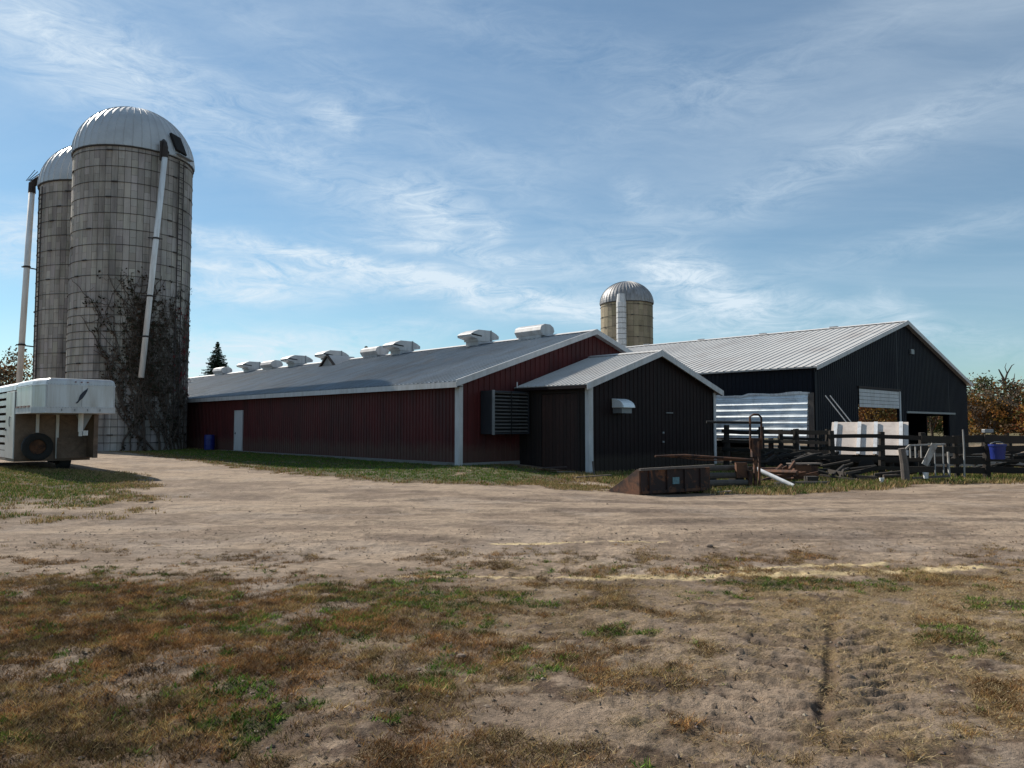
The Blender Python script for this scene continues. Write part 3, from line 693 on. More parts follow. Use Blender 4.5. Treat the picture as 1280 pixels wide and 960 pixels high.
MB().box(SX0 - .055, SX0 - .032, SY0 - .055, SY0 + .10, -.5, SE - .2).box(SX0 - .055, SX0 + .22, SY0 - .08, SY0 - .056, -.5, SE - .12).build('corner_trim', M['white'], shed)
MB().box(SX1 - .14, SX1 + .04, SY0 - .08, SY0 - .03, -.5, SE - .12).build('corner_trim', M['white'], shed)
# vent hood: a quarter round cowl
mb = MB(); pr = [(SX0 + 1.35, SY0 - .03, 2.30)]; hx0 = 4.85
poly = [(hx0, SY0 - .03, 2.70)] + [(hx0, SY0 - .03 - .62 * math.sin(R(a)), 2.32 + .38 * math.cos(R(a))) for a in range(0, 91, 15)] + [(hx0, SY0 - .03, 2.32)]
mb.prism(poly, (.75, 0, 0)); hd = mb.build('vent_hood', M['galv'], shed, smooth=False, bevel=.02)
MB().box(hx0 + .06, hx0 + .7, SY0 - .5, SY0 - .03, 2.10, 2.31).build('fan_duct', M['steel'], hd)
for bx_ in ((8.6, 9.1, 2.14, 2.18), (8.3, 8.42, 1.25, 1.33), (8.3, 8.42, .85, .93)): MB().box(bx_[0], bx_[1], SY0 - .07, SY0 - .03, bx_[2], bx_[3]).build('wall_bracket', M['steel'], shed)
MB().box(SX0 - .40, SX0 - .36, SY0 + 3.6, SY0 + 3.65, 3.20, 3.45).build('gutter_hook', M['white'], shed)

# ------------------------------------------------------------------ big dark barn on the right
bb = empty('machine_barn', BP, RZ)
tag(bb, 'large dark charcoal barn with pale ribbed roof and open gable doorways', 'barn')
X0, X1, Y0, BL = 17.8, 42.3, -6.4, 46.0; BE, BR_, GB = 4.58, 7.92, -.5; XM = (X0 + X1) / 2; bs = (BR_ - BE) / (XM - X0)
def ztb(x): return BE - .05 + bs * ((x - X0) if x < XM else (X1 - x))
# gable: openings (x from, to, top)
OP = [(23.1, 29.0, 3.62), (30.2, 38.3, 2.35)]
mb = MB()
segs = [(X0, OP[0][0], GB), (OP[0][0], OP[0][1], OP[0][2]), (OP[0][1], OP[1][0], GB), (OP[1][0], OP[1][1], OP[1][2]), (OP[1][1], X1, GB)]
for xa, xb, zb in segs:
    mb.sheet((xa, Y0, 0), (1, 0, 0), (0, 0, 1), (0, -1, 0), xb - xa, max(zb, GB + .3), lambda s, xa=xa: ztb(xa + s), .25, .07, .028)
    pts = [(xa, Y0 + .006, zb), (xb, Y0 + .006, zb), (xb, Y0 + .006, ztb(xb))] + ([(XM, Y0 + .006, ztb(XM))] if xa < XM < xb else []) + [(xa, Y0 + .006, ztb(xa))]
    mb.prism(pts, (0, .1, 0))
mb.build('gable_wall', M['navy'], bb)
mb = MB(); LO = 7.4   # left wall: open below the hung sheets for the first bays
mb.sheet((X0, Y0, 0), (0, 1, 0), (0, 0, 1), (-1, 0, 0), LO, 3.05, BE - .02, .25, .07, .028); mb.box(X0 + .006, X0 + .1, Y0 + .12, Y0 + LO, 3.05, BE - .05)
mb.sheet((X0, Y0 + LO, 0), (0, 1, 0), (0, 0, 1), (-1, 0, 0), BL - LO, GB + .3, BE - .02, .25, .07, .028); mb.box(X0 + .006, X0 + .1, Y0 + LO, Y0 + BL, GB, BE - .05)
mb.build('side_wall', M['navy'], bb)
mb = MB()   # far long wall, open between posts near the front
mb.box(X1 - .1, X1, Y0 + .12, Y0 + 1.6, GB, BE - .05); mb.box(X1 - .1, X1, Y0 + 1.6, Y0 + 2.7, 2.3, BE - .05); mb.box(X1 - .1, X1, Y0 + 2.7, Y0 + 4.4, GB, BE - .05); mb.box(X1 - .1, X1, Y0 + 4.4, Y0 + 16, 3.3, BE - .05); mb.box(X1 - .1, X1, Y0 + 16, Y0 + BL, GB, BE - .05)
mb.box(X0 + .11, X1 - .11, Y0 + BL - .1, Y0 + BL, GB, BE); mb.build('rear_wall', M['navy'], bb)
for yy_ in (7.9, 11.6): MB().box(X1 - .3, X1 - .105, Y0 + yy_, Y0 + yy_ + .25, GB, 3.3).build('post', M['darkwood'], bb)
for yy_ in (2.4, 4.9): MB().box(X0 + .12, X0 + .3, Y0 + yy_, Y0 + yy_ + .2, GB, 3.05).build('post', M['darkwood'], bb)
for side in (0, 1):
    sx = 1 if side == 0 else -1; ex = X0 - .3 if side == 0 else X1 + .3
    V = Vector((sx * (XM - X0), 0, BR_ - BE)).normalized(); N = Vector((-sx * V.z, 0, abs(V.x))); Ls = (XM - X0 + .3) / abs(V.x)
    P0 = Vector((ex, Y0 - .3, BE - .3 * bs))
    mb = MB(); mb.sheet(P0 + N * .05, (0, 1, 0), V, N, BL + .4, 0, Ls, .45, .09, .035)
    mb.prism([P0 - N * .03, P0 - N * .03 + V * (Ls - .03), P0 + N * .044 + V * (Ls - .03), P0 + N * .044], (0, BL + .4, 0)); mb.build('roof_slope', M['roofB'], bb)
    ez = BE - .3 * bs
    mb = MB(); mb.prism([(ex - sx * .02, Y0 - .34, ez - .13), (XM, Y0 - .34, BR_ - .13), (XM, Y0 - .34, BR_ + .11), (ex - sx * .02, Y0 - .34, ez + .10)], (0, .05, 0)); mb.build('rake_trim', M['white'], bb)
mb = MB(); mb.prism([(XM - .3, Y0 - .32, BR_ + .03), (XM, Y0 - .32, BR_ + .13), (XM + .3, Y0 - .32, BR_ + .03), (XM, Y0 - .32, BR_ + .07)], (0, BL + .4, 0))
for q in range(4, 44, 5): mb.box(XM - .12, XM + .12, Y0 + q, Y0 + q + .5, BR_ + .11, BR_ + .17)
mb.build('ridge_cap', M['white'], bb)
# roller door, half raised
rd = empty('roller_door', parent=bb)
for k in range(5):
    z0 = 2.62 + k * .205
    MB().box(OP[0][0] + .04, OP[0][1] - .04, Y0 - .055, Y0 - .032, z0, z0 + .19).build('door_slat', M['white'], rd, bevel=.01)
MB().box(OP[0][0] - .1, OP[0][1] + .15, Y0 - .10, Y0 - .032, 3.655, 3.78).build('lintel', M['darkwood'], bb)
MB().box(OP[0][1] + .02, OP[0][1] + .2, Y0 - .08, Y0 - .032, GB, 3.65).build('door_jamb', M['white'], bb)
MB().box(OP[1][0] - .1, OP[1][1] + .9, Y0 - .12, Y0 - .032, 2.36, 2.48).build('lintel', M['steel'], bb)
MB().box(31.0, 31.5, Y0 - .14, Y0 - .032, 6.05, 6.35).build('wall_light', M['steel'], bb)
MB().box(X0 - .05, X0 + .15, Y0 - .05, Y0 - .031, GB, BE - .3).build('corner_trim', M['navy'], bb)
# hung galvanised sheets beside the corner, ribs lying flat
sh = empty('sheet_cladding', parent=bb)
z = .95
for k in range(7):
    mb = MB(); hh = .33
    ys0 = Y0 + .30; prof = [(0, 0), (hh * .30, .0), (hh * .36, .03), (hh * .42, .03), (hh * .58, .0), (hh, .0)]
    N_ = 10
    vs = []; fs = []
    for j in range(N_ + 1):
        yy_ = ys0 + j * 6.4 / N_; wob = .006 * math.sin(j * 1.7 + k * .9) + random.uniform(-.004, .004)
        for (a_, d_) in prof: vs.append((X0 - .06 - d_ + wob - (7 - k) * .035 - .055 * (1 - a_ / hh), yy_, z + a_))
    for j in range(N_):
        for i in range(5): a_ = j * 6 + i; fs.append((a_, a_ + 1, a_ + 7, a_ + 6))
    mb.add(vs, fs); mb.box(X0 - .02 , X0 - .004, ys0, ys0 + 6.4, z + .01, z + hh - .02)
    mb.build('metal_sheet', M['galv'], sh); z += .322
mb = MB()
pts = [(X0 - .13, Y0 + .2 + q * .42, 3.24 + .03 * math.sin(q * 1.1) + random.uniform(-.02, .03) - (.07 if 8 < q < 13 else 0)) for q in range(16)]
for p, q in zip(pts[:-1], pts[1:]): mb.beam(p, q, .06, .12 + random.uniform(-.03, .03))
mb.build('crumpled_flashing', M['pipe'], sh)
MB().box(X0 - .16, X0 - .04, Y0 + .02, Y0 + .26, GB, 3.25).build('end_post', M['oldwood'], bb)
MB().box(X0 - .16, X0 - .08, Y0 + .35, Y0 + 6.6, .78, .88).build('bottom_board', M['pipe'], bb)


# ------------------------------------------------------------------ silos
def silo(loc, rad, H, name_lab, pipe=True, stave='stave', dome='dome', course=.95, dome_h=1.0, nst=60, half=True, hoops=None):
    s_ = empty('silo', loc); tag(s_, name_lab, 'silo')
    mb = MB(); nc = int(math.ceil(H / course)); da = 2 * math.pi / nst
    for i in range(nst):
        off = (i % 2) * course / 2
        for j in range(-1, nc + 1):
            z0 = max(-.5, j * course + off); z1 = min(H, (j + 1) * course + off)
            if z1 - z0 < .02: continue
            a0_, a1q = i * da + .0034, (i + 1) * da - .0034; tn = random.uniform(.80, 1.14); jit_ = random.uniform(-.005, .008)
            g = .006
            ro = rad + jit_; ri = rad - .03
            P8 = [(r__ * math.cos(a), r__ * math.sin(a), zz) for r__ in (ri, ro) for zz in (z0 + g, z1 - g) for a in (a0_, a1q)]
            mb.add(P8, [(4, 5, 7, 6), (0, 1, 5, 4), (6, 7, 3, 2), (0, 4, 6, 2), (5, 1, 3, 7)], (tn, tn * random.uniform(.97, 1.02), tn * random.uniform(.94, 1.02)))
    mb.tube([(0, 0, -.5), (0, 0, H)], rad - .022, 64, c=(.16, .15, .14))
    o = mb.build('stave_wall', M[stave], s_); o['kind'] = 'stuff'
    # hoops, one ring each, sharing a mesh
    hm = None; k = 0; zz = course * .5
    zs = []
    while zz < H - .2:
        zs.append(zz); zz += (course * .5 if zz < H * .45 else course) if hoops is None else hoops
    for zz in zs:
        if hm is None:
            mb = MB(); n = 72; vs = []; fs = []
            for i in range(n):
                a = 2 * math.pi * i / n
                for dr_, dz_ in ((.008, -.013), (.030, -.013), (.030, .013), (.008, .013)): vs.append(((rad + dr_) * math.cos(a), (rad + dr_) * math.sin(a), dz_))
            for i in range(n):
                for q in range(4): fs.append((i * 4 + q, ((i + 1) % n) * 4 + q, ((i + 1) % n) * 4 + (q + 1) % 4, i * 4 + (q + 1) % 4))
            for a in (.5, 1.9, 3.9, 5.4): mb.beam(((rad + .04) * math.cos(a), (rad + .04) * math.sin(a), 0), ((rad + .04) * math.cos(a + .09), (rad + .04) * math.sin(a + .09), 0), .07, .07)
            mb.add(vs, fs); h_ = mb.build('hoop', M['hoop'], s_); hm = h_.data
        else: h_ = link_mesh('hoop', hm, s_)
        h_.location.z = zz + random.uniform(-.02, .02); h_.rotation_euler.z = random.uniform(0, 6)
    # dome of pressed gores with standing seams
    mb = MB(); ng = 44; nr = 14; prof = []
    for i in range(ng):
        a = 2 * math.pi * i / ng; w_ = .007
        prof += [(a - w_, 0), (a, .035), (a + w_, 0)]
    vs = []; fs = []; m_ = len(prof)
    for j in range(nr + 1):
        th = (math.pi / 2) * j / nr * .985
        for a, d_ in prof:
            r__ = (rad + .09) * math.cos(th) + d_ * math.cos(th); vs.append((r__ * math.cos(a), r__ * math.sin(a), H + (rad + d_) * dome_h * math.sin(th)))
    for j in range(nr):
        for i in range(m_): fs.append((j * m_ + i, j * m_ + (i + 1) % m_, (j + 1) * m_ + (i + 1) % m_, (j + 1) * m_ + i))
    fs.append(tuple(nr * m_ + i for i in range(m_)))
    mb.add(vs, fs); mb.tube([(0, 0, H - .02), (0, 0, H + .05)], rad + .06, 64)
    mb.build('dome', M[dome], s_, smooth=False)
    mb = MB(); vs = []; fs = []
    mb.tube([(0, 0, H - .09), (0, 0, H - .021)], rad + .075, 64); mb.build('dome_ring', M['hoop'], s_)
    return s_


C1 = Vector((-24.4, 48.3, 0)); R1 = 3.47; H1 = 18.4; g1 = gz(-24.4, 44)
s1o = silo(C1 + Vector((0, 0, g1)), R1, H1, 'nearer tall grey concrete stave silo with white dome and dark vines')
cv = Vector((.451, -.893, 0)); rv = Vector((.893, .451, 0))
def sp(u, r, z): return rv * (u * r) + cv * (r * math.sqrt(max(0, 1 - u * u))) + Vector((0, 0, z))
top = sp(.42, R1 + .45, H1 - .35); bot = sp(.16, R1 + .62, 4.35)
MB().tube([top, bot], .165, 14).build('filler_pipe', M['pipe'], s1o, smooth=True)
mb = MB(); mb.tube([top + Vector((0, 0, -.1)), top + Vector((0, 0, .55)), top + Vector((-.10, .12, .85)) , top + Vector((-.35, .5, 1.15))], [.19, .17, .15, .12], 10)
mb.beam(top + Vector((-.2, -.1, -.3)), top + Vector((-.2, -.1, .9)), .12, .12); mb.beam(top + Vector((.2, .05, .2)), top + Vector((-.3, .5, .9)), .08, .08)
mb.build('pipe_elbow', M['hoop'], s1o)
for q in (.38, .64, .82):
    p = top.lerp(bot, q); d = Vector((p.x, p.y, 0)).normalized()
    mb = MB(); mb.tube([p + Vector((0, 0, -.05)), p + Vector((0, 0, .05))], .2, 12); mb.beam(p - rv * .45, p + rv * .35, .05, .06); mb.beam(p, Vector((d.x * R1, d.y * R1, p.z)), .06, .06)
    mb.build('pipe_clamp', M['hoop'], s1o)
# black roof hatch on the dome
def dpt(u, e, r=R1 + .14):
    a = math.asin(u); c_, = (math.cos(R(e)),); return (rv * math.sin(a) + cv * math.cos(a)) * (r * c_) + Vector((0, 0, H1 + (R1 + .05) * math.sin(R(e))))
q4 = [dpt(.62, 6), dpt(.79, 4), dpt(.72, 21), dpt(.56, 23)]
nn = (q4[1] - q4[0]).cross(q4[3] - q4[0]).normalized()
if nn.dot(cv) < 0: nn = -nn
mb = MB(); mb.prism([p + nn * .02 for p in q4], nn * .16); mb.build('roof_hatch', M['black'], s1o)
MB().beam(dpt(.62, 1) + nn * .2, dpt(.88, 1) + nn * .15, .3, .05).build('hatch_platform', M['steel'], s1o)
# ladder up the staves
mb = MB()
for u in (.70, .78):
    mb.beam(sp(u, R1 + .12, .8), sp(u, R1 + .12, H1 - .2), .05, .05)
z = 1.0
while z < H1 - .3: mb.beam(sp(.70, R1 + .12, z), sp(.78, R1 + .12, z), .03, .03); z += .33
mb.build('ladder', M['hoop'], s1o)

C2 = Vector((-29.5, 53.2, 0)); R2 = 3.5
s2o = silo(C2, R2, 17.95, 'farther grey concrete silo half hidden behind the nearer silo', hoops=.98)
cv2 = Vector((.485, -.874, 0)); rv2 = Vector((.874, .485, 0))
def sp2(u, r, z): return rv2 * (u * r) + cv2 * (r * math.sqrt(max(0, 1 - min(1, u * u)))) + Vector((0, 0, z))
t2 = Vector((-3.60, -1.6, 17.9)); b2 = Vector((-3.62, -2.2, 4.50))
MB().tube([t2, b2], .19, 14).build('filler_pipe', M['pipe'], s2o, smooth=True)
mb = MB(); mb.tube([t2 + Vector((0, 0, -.3)), t2 + Vector((0, 0, .3)), t2 + Vector((.35, .2, .75)), t2 + Vector((1.1, .5, .95))], [.24, .24, .23, .2], 10)
for k in range(5): mb.beam(t2 + Vector((-.3 + .1 * k, -.2, .5)), t2 + Vector((.1 + .2 * k, .1, 1.35 - .1 * k)), .04, .04)
mb.build('pipe_elbow', M['hoop'], s2o)
for q in (.41, .81):
    p = t2.lerp(b2, q); mb = MB(); mb.beam(p + Vector((-.3, -.1, 0)), Vector((-R2 * .93, -R2 * .36, p.z - .05)), .06, .08); mb.tube([p + Vector((0, 0, -.06)), p + Vector((0, 0, .06))], .23, 12); mb.build('pipe_bracket', M['hoop'], s2o)
mb = MB()
for u in (-.93, -.88): mb.beam(sp2(u, R2 + .16, .5), sp2(u, R2 + .16, 17.6), .05, .05)
z = .6
while z < 17.4: mb.beam(sp2(-.93, R2 + .16, z), sp2(-.88, R2 + .16, z), .05, .04); z += .33
mb.build('ladder', M['hoop'], s2o)

s3 = silo((12.45, 82, 0), 2.80, 14.75, 'distant tan tiled silo with silver dome rising behind the barns', stave='stave2', dome='dome3', course=1.15, nst=30, hoops=1.15, dome_h=.88)
cvc = Vector((-.15, -.988, 0)); rvc = Vector((.988, -.15, 0))
mb = MB()
z = 0
while z < 14.4:
    mb.tube([rvc * -.55 + cvc * 2.95 + Vector((0, 0, z)), rvc * -.55 + cvc * 2.95 + Vector((0, 0, z + .5)), rvc * -.55 + cvc * 2.95 + Vector((0, 0, z + .52))], [.52, .52, .46], 14); z += .56
mb.tube([rvc * -.55 + cvc * 2.85 + Vector((0, 0, 14.3)), rvc * -.55 + cvc * 2.75 + Vector((0, 0, 15.4))], [.54, .42], 12)
mb.build('chute', M['white'], s3)

# ------------------------------------------------------------------ vines on the near silo
vine = empty('climbing_vine', C1 + Vector((0, 0, g1)))
tag(vine, 'dark leafless creeper with red leaves climbing the nearer silo', 'vine')
stems = MB(); leaves = []; lcol = []
rnd = random.Random(5)
def grow(a, z, rad_, depth, zmax):
    pts = [(a, z)]; steps = rnd.randint(8, 18) if depth else rnd.randint(20, 34); da = rnd.uniform(-.02, .02)
    for k in range(steps):
        da = da * .8 + rnd.uniform(-.035, .035); a += da; z += rnd.uniform(.12, .40) if depth < 2 else rnd.uniform(-.12, .30)
        if z > zmax: break
        a = max(-1.15, min(1.28, a)); pts.append((a, z))
        if depth < 2 and rnd.random() < (.34 if depth == 0 else .16): grow(a, z, rad_ * .62, depth + 1, zmax)
        for _ in range(2):
            if rnd.random() < .06:
                leaves.append((a + rnd.gauss(0, .03), z + rnd.gauss(0, .2))) 
    W = [(rv * math.sin(a_) + cv * math.cos(a_)) * (R1 + .05 + rad_) + Vector((0, 0, z_)) for a_, z_ in pts]
    if len(W) > 1: stems.tube(W, [rad_ * (1 - .7 * i / len(W)) for i in range(len(W))], 5, False)
for a0_ in (.15, .3, .42, .52, .6, .68, .75, .85, .95, 1.05, 1.15, .25, -.1, .05):
    grow(a0_, 0, rnd.uniform(.035, .07), 0, rnd.uniform(6.5, 12.3))
for a0_, z0_ in ((-.35, 5.5), (-.2, 6.5), (-.05, 7.5), (.2, 7.5), (-.45, 7.8)): grow(a0_, z0_, .03, 1, 10.5)
for a0_ in (-.7, -.55, -.85): grow(a0_, 0, .03, 2, 2.5)
o = stems.build('stem', M['bark'], vine)
LV = []; LC = []
for a_, z_ in leaves:
    for _ in range(3):
        a2_ = a_ + rnd.gauss(0, .025); z2_ = z_ + rnd.gauss(0, .12); s__ = rnd.uniform(.05, .11)
        n_ = rv * math.sin(a2_) + cv * math.cos(a2_); tt = rv * math.cos(a2_) - cv * math.sin(a2_)
        c_ = n_ * (R1 + .07 + rnd.uniform(.0, .13)) + Vector((0, 0, z2_)); ro = rnd.uniform(0, 6.28)
        e1 = (tt * math.cos(ro) + Vector((0, 0, 1)) * math.sin(ro)) * s__; e2 = (-tt * math.sin(ro) + Vector((0, 0, 1)) * math.cos(ro) + n_ * rnd.uniform(-.5, .5)) * s__
        LV += [c_ - e1, c_ - e2 * .6, c_ + e1, c_ + e2 * .6]
        redp = a_ > .72 and 3.6 < z_ < 9.2 and vnoise(np.array([a_ * 6]), np.array([z_ * .9]), 4)[0] > .45 and rnd.random() < .8
        LC.append((.15, .020, .022) if redp else rnd.choice([(.035, .028, .018), (.05, .035, .022), (.028, .03, .016), (.06, .032, .02)]))
o = fast_mesh('foliage', np.array([tuple(p) for p in LV]), 4, M['leaf'], np.array(LC), vine)

# ------------------------------------------------------------------ trees
def tree(x, y, h, rx, cols, label, leafs=5200, seed=1, bare=.0, group='autumn trees behind the farm', lsize=.12, base=.12):
    rd_ = random.Random(seed); tr = empty('tree', (x, y, gz(x, y))); tag(tr, label, 'tree', group)
    mb = MB(); hz = h * .45
    mb.tube([(0, 0, -.3), (.05, 0, h * .15), (-.05, .1, h * .32), (.1, 0, hz)], [h * .035, h * .027, h * .022, h * .016], 8)
    tips = []
    for k in range(11):
        a = rd_.uniform(0, 6.28); z0 = h * rd_.uniform(.15, .5); e = Vector((math.cos(a) * rx * rd_.uniform(.45, .95), math.sin(a) * rx * rd_.uniform(.45, .95), h * rd_.uniform(.5, .98)))
        st = Vector((0, 0, z0)); md = st.lerp(e, .5) + Vector((rd_.uniform(-.3, .3), rd_.uniform(-.3, .3), h * .04))
        mb.tube([st, md, e], [h * .013, h * .008, h * .003], 5, False); tips.append(e)
        for j in range(3):
            f2_ = md.lerp(e, rd_.random()) + Vector((rd_.uniform(-1, 1), rd_.uniform(-1, 1), rd_.uniform(.1, .9))) * h * .10
            mb.tube([md.lerp(e, rd_.uniform(.1, .6)), f2_], [h * .005, h * .0015], 4, False); tips.append(f2_)
    mb.build('trunk', M['bark'], tr)
    ncl = 60; rg = np.random.default_rng(seed); cen = []
    while len(cen) < ncl:
        p = rg.uniform(-1, 1, 3); 
        if np.linalg.norm(p) < 1 and np.linalg.norm(p) > .35:
            cen.append((p[0] * rx, p[1] * rx, h * (base + (1 - base) * .5) + p[2] * h * (1 - base) * .5))
    cen = np.array(cen + [tuple(t_) for t_ in tips]); shade = rg.uniform(.55, 1.3, len(cen)); ci = rg.integers(0, len(cols), len(cen))
    k = rg.integers(0, len(cen), leafs); P_ = cen[k] + rg.normal(0, 1, (leafs, 3)) * np.array((rx * .13, rx * .13, h * .05))
    ls = lsize * rg.uniform(.6, 1.4, (leafs, 1)); u = rg.normal(0, 1, (leafs, 3)); u /= np.linalg.norm(u, axis=1, keepdims=True); v = np.cross(u, rg.normal(0, 1, (leafs, 3))); v /= np.linalg.norm(v, axis=1, keepdims=True)
    V = np.stack([P_ - u * ls, P_ - v * ls * .6, P_ + u * ls, P_ + v * ls * .6], 1).reshape(-1, 3)
    c = np.array(cols)[ci][k] * shade[k][:, None] * rg.uniform(.7, 1.3, (leafs, 1))
    fast_mesh('crown', V, 4, M['leaf'], c, tr); return tr


ORG = [(.26, .11, .025), (.20, .10, .025), (.12, .10, .03), (.32, .18, .04)]
OLV = [(.09, .10, .03), (.13, .12, .035), (.06, .075, .022)]
RUS = [(.22, .07, .025), (.16, .055, .022), (.10, .06, .03)]
GRY = [(.13, .10, .075), (.10, .085, .06), (.16, .10, .06)]
tree(40.8, 66, 5.0, 2.7, ORG + GRY, 'orange and green autumn tree right of the dark barn corner', 4600, 3)
tree(44.2, 70, 6.2, 3.1, OLV + GRY + ORG[:1], 'tallest orange brown tree at the right, below the bare snag', 4800, 4)
tree(49.8, 72, 5.9, 3.2, OLV + GRY, 'dull olive brown tree at the right edge of the photo', 4800, 5)
tree(43.2, 63, 3.7, 2.6, RUS + ORG, 'low rust orange bush tree in front of the right hand trees', 4000, 6)
tree(36.8, 78, 6.2, 3.2, ORG + RUS, 'russet tree seen through the left half of the barn doorway', 5200, 7)
tree(41.5, 84, 6.8, 3.4, ORG + OLV, 'yellow orange tree seen through the right half of the barn doorway', 5200, 8)
tree(48.5, 88, 6.2, 3.4, RUS + OLV, 'brown tree seen through the low barn opening', 4200, 12)
tree(-58.5, 88, 9.8, 3.9, GRY + [(.32, .17, .05), (.30, .20, .08), (.24, .11, .04)], 'thin brown autumn tree behind the leaning pipe of the far silo', 4400, 9, lsize=.17)
tree(-62.5, 84, 8.6, 3.6, OLV + [(.04, .05, .02), (.15, .13, .03)], 'dark green tree at the left edge above the trailer', 5200, 10)
# bare snag above the right hand trees
sn = empty('tree', (46.4, 71.5, 0)); tag(sn, 'bare dead tree with forked top rising above the orange trees', 'tree')
MB().tube([(0, 0, -.3), (.1, 0, 4), (-.1, 0, 6.1), (-.5, 0, 6.9)], [.25, .18, .1, .05], 7).tube([(0, 0, 5.7), (.35, .1, 6.5), (.75, 0, 7.25), (1.0, 0, 7.4)], [.09, .07, .04, .02], 6).tube([(.35, .1, 6.5), (.1, 0, 7.1), (.25, 0, 7.5)], [.05, .03, .015], 5).tube([(0, 0, 4.8), (.9, 0, 5.9), (1.0, 0, 6.5)], [.08, .05, .02], 5).build('trunk', M['bark'], sn)


def spruce(x, y, h, rb, label, seed, n=26, stuffh=None):
    rd_ = random.Random(seed); tr = empty('spruce_tree', (x, y, 0)); tag(tr, label, 'tree')
    MB().tube([(0, 0, -.3), (0, 0, h)], [h * .02, .02], 7).build('trunk', M['bark'], tr)
    V = []; Cc = []
    for k in range(n):
        f_ = k / (n - 1); z = h * (.08 + .91 * f_); L = rb * (1 - f_) ** .85 * rd_.uniform(.75, 1.15) + .12
        nb = max(4, int(13 * (1 - f_) + 4))
        for j in range(nb):
            a = j * 6.283 / nb + rd_.uniform(-.25, .25) + k; Lb = L * rd_.uniform(.6, 1.12); d = Vector((math.cos(a), math.sin(a), 0)); sdv = Vector((-d.y, d.x, 0))
            ns = max(3, int(Lb / .16))
            for q in range(ns):
                t_ = (q + .5) / ns; p = d * Lb * t_ + Vector((0, 0, z - Lb * .28 * t_ + Lb * .16 * t_ * t_)); wv = (.10 + .22 * (1 - t_)) * min(1, .4 + Lb * .3)
                for s__ in (-1, 1, 0):
                    e = sdv * s__ * wv + d * wv * .9 + Vector((0, 0, rd_.uniform(-.16, .02) if s__ else -.20)); o_ = (d * .05 + Vector((0, 0, .09))) if s__ else sdv * .09
                    V += [p - o_, p + e * .9, p + e * 1.1 + o_ * .4, p + o_]; Cc.append([rd_.uniform(.6, 1.4)] * 3)
    fast_mesh('crown', np.array([tuple(p) for p in V]), 4, M['needle'], np.array(Cc), tr)


spruce(-38.9, 100, 12.7, 4.9, 'dark pointed spruce rising behind the far end of the red barn', 3, 58)
spruce(-34.4, 104, 8.2, 2.0, 'faint slim spruce tip just right of the big spruce', 4, 34)
spruce(-15.4, 80, 10.0, 1.9, 'dark spruce tip peeking over the barn ridge between ventilators', 6, 30)

# far tree belt closing the horizon, one mass nobody could count
n = 60000; a = RNG.random(n) * 2 * np.pi; rr = 230 + 25 * RNG.random(n); hh = (3.2 + 3.5 * fbm(a * 40, a * 0, 1, 4, 5)) * RNG.random(n) ** .7
P_ = np.stack([np.cos(a) * rr, np.sin(a) * rr, hh], -1); u = RNG.normal(0, 1, (n, 3)) * .8; v = RNG.normal(0, 1, (n, 3)) * .8
V = np.stack([P_ - u, P_ - v, P_ + u, P_ + v], 1).reshape(-1, 3)
tag(fast_mesh('distant_treeline', V, 4, M['leaf'], pal(n, OLV + RUS)), 'low distant belt of autumn woodland along the horizon', 'woodland', None, 'stuff')

# ------------------------------------------------------------------ gooseneck trailer (local x across from its left corner, y to the rear)
tr = empty('stock_trailer', (-14.27, 23.25, 0), R(43)); tag(tr, 'white gooseneck livestock trailer with feather emblem on its nose', 'trailer')
NZ0, NZ1 = 2.02, 3.08; NL = 3.4; Wn = 1.95; fl = .18; TL = 10.8; bz = .46
def nose_poly(z, ins=0):
    return [(ins, ins * .5, z), (Wn - ins, ins * .5, z), (Wn + fl - ins, 1.0, z), (Wn + fl - ins, NL, z), (-fl + ins, NL, z), (-fl + ins, 1.0, z)]
def loft(name, m, levels, parent=tr, poly=nose_poly, bevel=.04):
    mb = MB(); vs = []; fs = []; n = 6
    for z, ins in levels: vs += poly(z, ins)
    for k in range(len(levels) - 1):
        for i in range(n): fs.append((k * n + i, k * n + (i + 1) % n, (k + 1) * n + (i + 1) % n, (k + 1) * n + i))
    fs.append(tuple(range(n - 1, -1, -1))); fs.append(tuple((len(levels) - 1) * n + i for i in range(n)))
    mb.add(vs, fs); return mb.build(name, m, parent, bevel=bevel)
nose = loft('nose', M['trailer'], [(NZ0, 0), (NZ1 - .22, 0), (NZ1 - .07, .03), (NZ1 - .01, .12)])
loft('nose_band', M['white'], [(NZ0 - .03, -.015), (NZ0 + .16, -.015)], nose, bevel=0)
loft('cap_band', M['trailer'], [(NZ1 - .24, -.012), (NZ1 - .21, -.012)], nose, bevel=0)
mb = MB()
for k in range(3): mb.box(.78 + k * .17, .82 + k * .17, -.03, -.0, NZ1 - .13, NZ1 - .10)
mb.build('marker_lamp', M['redlamp'], nose)
mb = MB()
for k in range(4): mb.box(.42 + k * .36, .45 + k * .36, -.022, -.016, NZ0 + .03, NZ0 + .10)
mb.build('lamp_clip', M['steel'], nose)
mb = MB()
for x in (.02, .98, 1.91): mb.box(x, x + .02, -.012, -.0, NZ0 + .17, NZ1 - .24)
mb.build('panel_seam', M['vent'], nose)
mb = MB()
for k in range(24):
    for z in (NZ0 + .135, NZ1 - .20): mb.box(.05 + k * .08, .062 + k * .08, -.024, -.0, z, z + .012)
for k in range(26):
    for z in (NZ0 + .135, NZ1 - .20): mb.box(-fl - .02, -fl - .0, 1.05 + k * .09, 1.062 + k * .09, z, z + .012)
rv_ = mb.build('rivets', M['steel'], nose); rv_['kind'] = 'stuff'
